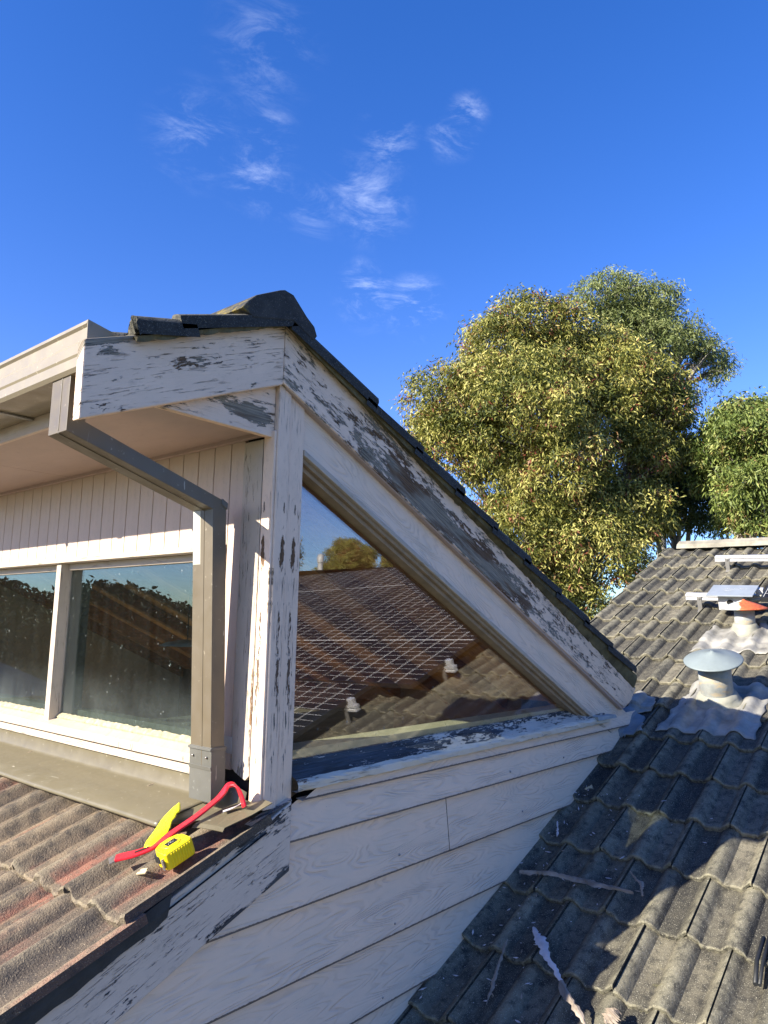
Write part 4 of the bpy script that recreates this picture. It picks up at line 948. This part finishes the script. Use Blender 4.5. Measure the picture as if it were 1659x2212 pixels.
# ------------------------------------------------------------ trees
def leaf_mat(name, pal, trans=.14, rough=.40):
    m, t, p = newmat(name, rough+.12, .22)
    at = N(t, 'ShaderNodeAttribute', attribute_name='leaf'); cr_ = N(t, 'ShaderNodeValToRGB'); e = cr_.color_ramp.elements
    while len(e) < len(pal): e.new(.5)
    for i, (pos, c) in enumerate(pal): e[i].position = pos; e[i].color = (*c, 1)
    cr_.color_ramp.interpolation = 'LINEAR'
    t.links.new(at.outputs['Fac'], cr_.inputs[0]); t.links.new(cr_.outputs[0], p.inputs['Base Color'])
    tr = N(t, 'ShaderNodeBsdfTranslucent'); t.links.new(mixc(t, 1., cr_.outputs[0], (1.3, 1.4, .6), 'MULTIPLY'), tr.inputs[0]); mx = N(t, 'ShaderNodeMixShader'); mx.inputs[0].default_value = trans
    out = t.nodes['Material Output']; L(t, p, mx, 0, 1); L(t, tr, mx, 0, 2); L(t, mx, out, 0, 0); return m
LM = leaf_mat('gum_leaves_olive', [(0, (.018, .028, .008)), (.34, (.075, .092, .020)), (.60, (.26, .25, .058)), (.84, (.46, .42, .13)), (.92, (.20, .11, .05)), (1, (.20, .060, .035))])
LF = leaf_mat('gum_leaves_fine', [(0, (.045, .070, .022)), (.5, (.15, .18, .060)), (1, (.27, .29, .11))])
LG = leaf_mat('gum_leaves_green', [(0, (.025, .042, .012)), (.35, (.075, .11, .025)), (.62, (.16, .20, .05)), (.86, (.30, .33, .10)), (1, (.20, .12, .05))])
LDF = leaf_mat('distant_dark_leaves', [(0, (.012, .020, .009)), (.5, (.030, .042, .018)), (1, (.060, .070, .026))], .05, .8)
LD = leaf_mat('gum_leaves_dark', [(0, (.018, .032, .012)), (.5, (.045, .065, .022)), (1, (.10, .12, .035))])
def tree(name, base, blobs, nleaf, mat, leaf=(.13, .024), clus=.26, seed=0, tall=None, twigs=True, label='', group=None, per=34, trunk_r=.16, droop=1., fork_f=None):
    r = np.random.default_rng(seed); base = np.array(base, float)
    e = empty(name, tuple(base)); tag(e, label, 'tree', group)
    vols = np.array([(b[3]*b[4]*b[5])**(2/3)*(b[6] if len(b) > 6 else 1) for b in blobs]); vols = vols/vols.sum()
    nt_ = max(8, nleaf//per); cnt = r.multinomial(nt_, vols); tips = []; tb = []
    for b, n in zip(blobs, cnt):
        d = r.normal(size=(n, 3)); d /= np.linalg.norm(d, axis=1)[:, None]; d[:, 2] = np.where(d[:, 2] < -.75, -d[:, 2], d[:, 2])
        # lumpy shell: sub-lobes push the surface in and out
        lob = r.normal(size=(14, 3)); lob /= np.linalg.norm(lob, axis=1)[:, None]
        q = (d @ lob.T).max(axis=1); rad = (.42+.70*np.clip((q-.62)/.38, 0, 1))*r.uniform(.84, 1.05, n)
        rad = np.where(r.random(n) < .22, rad*r.uniform(.45, .9, n), rad)
        tips.append(np.array(b[:3])+d*rad[:, None]*np.array(b[3:6])); tb += [b[:3]]*n
    tips = np.concatenate(tips); tb = np.array(tb); T = len(tips)
    tone = np.clip(r.normal(.54, .20, T), .05, .88); tone = np.where(r.random(T) < .09, r.uniform(.86, .98, T), tone)
    sz = r.uniform(.6, 1.35, T)
    idx = np.repeat(np.arange(T), per); n = len(idx)
    off = r.normal(size=(n, 3)); off /= np.linalg.norm(off, axis=1)[:, None]; off *= (r.random(n)**.45*clus)[:, None]*sz[idx][:, None]; off[:, 2] = off[:, 2]*.75-.05*droop
    c = tips[idx]+off
    d = r.normal(size=(n, 3))*np.array([.75, .75, .45]); d[:, 2] -= .75*droop; d += off/clus*.35; d /= np.linalg.norm(d, axis=1)[:, None]
    s = np.cross(d, r.normal(size=(n, 3))); s /= np.linalg.norm(s, axis=1)[:, None]
    ll = leaf[0]*r.uniform(.6, 1.35, n)[:, None]; lw = leaf[1]*r.uniform(.7, 1.3, n)[:, None]
    nm = np.cross(d, s)
    V = np.stack([c, c+d*ll*.4+s*lw+nm*lw*.3, c+d*ll+nm*lw*.5, c+d*ll*.4-s*lw+nm*lw*.3], axis=1).reshape(-1, 3)-base
    lv = np.clip(tone[idx]+r.normal(0, .10, n), 0, 1); lv = np.where((tone[idx] < .86), np.minimum(lv, .86), lv)
    me = bpy.data.meshes.new(name+'_leaves'); me.vertices.add(len(V)); me.vertices.foreach_set('co', V.ravel().astype(np.float32))
    me.loops.add(4*n); me.loops.foreach_set('vertex_index', np.arange(4*n, dtype=np.int32)); me.polygons.add(n)
    me.polygons.foreach_set('loop_start', np.arange(0, 4*n, 4, dtype=np.int32)); me.update(calc_edges=True)
    at = me.attributes.new('leaf', 'FLOAT', 'POINT'); at.data.foreach_set('value', np.repeat(lv, 4).astype(np.float32)); me.materials.append(mat)
    o = bpy.data.objects.new('crown', me); COL.objects.link(o); o.parent = e
    tk = MB(); rr = random.Random(seed)
    cz = np.average([b[2] for b in blobs]); cx_ = np.average([b[0] for b in blobs]); cy_ = np.average([b[1] for b in blobs])
    ff = .5 if fork_f is None else fork_f; fork = Vector((base[0]*(1-ff*.8)+cx_*ff*.8, base[1]*(1-ff*.8)+cy_*ff*.8, base[2]+(cz-base[2])*ff)); B0 = Vector(base)
    tk.tube([Vector((0, 0, 0)), (fork-B0)*.5+Vector((.1, -.1, 0)), fork-B0], [trunk_r, trunk_r*.85, trunk_r*.7], 10)
    for b in blobs:
        c0 = Vector(b[:3])-B0; f = fork-B0; mid = f.lerp(c0, .5)+Vector((rr.uniform(-.3, .3), rr.uniform(-.3, .3), rr.uniform(-.1, .3)))
        tk.tube([f, mid, c0+Vector((0, 0, b[5]*.3))], [trunk_r*.6, trunk_r*.38, trunk_r*.14], 7)
        k = np.where((tb == np.array(b[:3])).all(axis=1))[0]
        for i in k[::max(1, len(k)//26)]:
            tp_ = Vector(tips[i])-B0; st_ = mid.lerp(c0, rr.uniform(.0, 1)); m2 = st_.lerp(tp_, .5)+Vector((rr.uniform(-.15, .15), rr.uniform(-.15, .15), rr.uniform(0, .25)))
            tk.tube([st_, m2, tp_], [trunk_r*.15, trunk_r*.09, trunk_r*.03], 5, cap=False)
    tk.build('trunk', M['bark'], e, weld=False)
    return e
CX, CY = -1.503, -1.740
def at(px, py, dist):
    """point at a given horizontal distance in the direction given by photo-plane angles"""
    v = RIGHT*((px-829.5)/1592)-UP*((py-1106)/1592)-BACK; h = math.hypot(v.x, v.y); return (CX+v.x/h*dist, CY+v.y/h*dist, v.z/h*dist)
def blob(px, py, dist, rpx, rpz, depth=1., wgt=1.):
    p = at(px, py, dist); s = dist/1592*1.0/abs(math.cos(math.radians(18))); return (*p, rpx*s, rpx*s*depth, rpz*s, wgt)
TR = []
TR.append(tree('gum_tree', (*at(1190, 1300, 16.5)[:2], -4.6), [blob(1130, 760, 16, 135, 105), blob(1010, 860, 15.6, 120, 115), blob(960, 960, 15.5, 85, 80), blob(1150, 900, 15.2, 150, 130), blob(1290, 870, 16, 120, 130), blob(1240, 760, 16.4, 110, 80), blob(1080, 1010, 15.6, 105, 80, 1, .45), blob(1220, 1040, 15.3, 120, 110), blob(1130, 1150, 15.5, 110, 100), blob(1270, 1180, 15.6, 120, 95), blob(1380, 830, 16.3, 95, 90), blob(1430, 870, 16.4, 65, 60), blob(1400, 960, 16.6, 80, 90, 1, .8), blob(1360, 1110, 16, 85, 80), blob(1230, 1290, 15.5, 70, 70), blob(1180, 1230, 15.5, 80, 70)],
    270000, LM, leaf=(.108, .0135), seed=1, label='big round gum tree with olive and reddish leaves in front of the sky', clus=.27, per=46))
TR.append(tree('gum_tree', (*at(1400, 1300, 21)[:2], -4.6), [blob(1310, 650, 20, 75, 55), blob(1390, 655, 20.3, 70, 50), blob(1420, 720, 20.4, 75, 60), blob(1480, 745, 20.6, 60, 42), blob(1525, 770, 20.8, 48, 36, 1, .8), blob(1560, 805, 20.8, 22, 34, 1, .8), blob(1350, 720, 20.5, 80, 60), blob(1470, 850, 21, 50, 50, 1, .4)],
    40000, LF, leaf=(.12, .012), seed=2, clus=.27, fork_f=.85, label='fine-leaved gum tree rising behind the big round one to the right'))
TR.append(tree('gum_tree', (*at(1500, 1300, 19)[:2], -4.6), [blob(1440, 1010, 18.5, 70, 80), blob(1470, 1090, 18.5, 80, 70), blob(1500, 1000, 19, 45, 50, 1, .8), blob(1400, 1060, 18, 50, 60)],
    26000, LD, leaf=(.13, .018), seed=3, clus=.3, label='dark shaded gum tree in the gap above the far ridge'))
TR.append(tree('gum_tree', (*at(1640, 1300, 17)[:2], -4.6), [blob(1640, 920, 16, 85, 65), blob(1570, 960, 16.5, 55, 55, 1, .8), blob(1650, 1020, 16, 80, 70), blob(1540, 1020, 17, 40, 45, 1, .8), blob(1640, 1110, 16.3, 70, 50, 1, .8), blob(1720, 970, 16, 80, 90), blob(1600, 1110, 17, 50, 45, 1, .5)],
    64000, LG, leaf=(.12, .015), seed=4, clus=.25, label='green gum tree at the right edge above the ridge caps'))
# trees behind the camera that the windows mirror
src = TR[0]
def copy_tree(s, loc, rz, sc, lab, grp):
    e = s.copy(); COL.objects.link(e); e.location = loc; e.rotation_euler = (0, 0, rz); e.scale = (sc,)*3; e['label'] = lab; e['group'] = grp
    for ch in s.children: c = ch.copy(); COL.objects.link(c); c.parent = e
    return e
rt_ = tree('gum_tree', (-16, 27, -4.6), [(-16, 27, -1.2, 3.0, 3.0, 2.1), (-14.0, 28, -1.6, 2.6, 2.4, 2.0), (-18.2, 26.4, -1.7, 2.5, 2.3, 1.9), (-16, 27, -3.2, 3.8, 3.4, 1.8)], 60000, LDF, leaf=(.27, .075), seed=8, clus=.5, label='dark bushy tree farthest right in the row mirrored in the front windows', per=24)
labs = ['dark bushy tree beside the neighbouring house mirrored in the front windows', 'second dark tree of the mirrored row', 'third dark tree of the mirrored row', 'tall dark tree mid-row mirrored in the right front window', 'dark tree left of the tall one in the mirrored row', 'low dark tree in the mirrored row', 'dark tree at the far end of the mirrored row', 'rear dark tree filling the mirrored row', 'small dark tree closing the mirrored row']
rt_['group'] = 'trees mirrored in the front windows'
for k, (x, y, sc, rz) in enumerate([(-12, 31.5, .92, 1.), (-20, 24.5, .97, 2.2), (-24, 22, .86, 3.), (-28, 19, 1.08, 4.), (-7.5, 31, .95, .5), (-31, 14.5, 1.0, 5.), (-4, 31, .9, 2.), (-18, 33, 1.12, 1.3), (-13, 34, 1.10, .2)]):
    copy_tree(rt_, (x, y, -4.6), rz, sc, labs[k], 'trees mirrored in the front windows')
st_ = [((10.8, -14.1), .68, 2.4, 'gum tree mirrored at the left of the triangular window'), ((22.3, -19.8), .70, .6, 'gum tree mirrored above the ridge in the triangular window'), ((25.3, -19.2), .80, 4., 'gum tree mirrored beside the sloping frame of the triangular window')]
for (x, y), sc, rz, lab in st_:
    copy_tree(src, (x, y, -4.6), rz, sc, lab, 'gum trees mirrored in the triangular window')

# neighbouring house seen mirrored in the left front window
NH = tag(empty('house', (-9.9, 27.2, -5.1)), 'low neighbouring house with a grey hipped roof in front of the mirrored tree row', 'house')
m = MB(); m.box(-2, 2, -2, 2, 0, 2.4); m.build('wall', brick, NH)
m = MB(); e4 = [(-2.4, -2.4, 2.4), (2.4, -2.4, 2.4), (2.4, 2.4, 2.4), (-2.4, 2.4, 2.4)]; r2 = [(-.6, 0, 3.5), (.6, 0, 3.5)]
m.quad([e4[0], e4[1], r2[1], r2[0]]); m.quad([e4[2], e4[3], r2[0], r2[1]]); m.quad([e4[1], e4[2], r2[1]]); m.quad([e4[3], e4[0], r2[0]]); m.quad([e4[0], e4[3], e4[2], e4[1]])
m.build('roof', plain('weathered_grey_roof', (.20, .19, .18), .8, .4, 3, .02), NH)
m = MB(); m.box(-.9, .9, -2.03, -2.0, .9, 2.0); m.build('window', M['black'], NH)
bpy.context.view_layer.update()
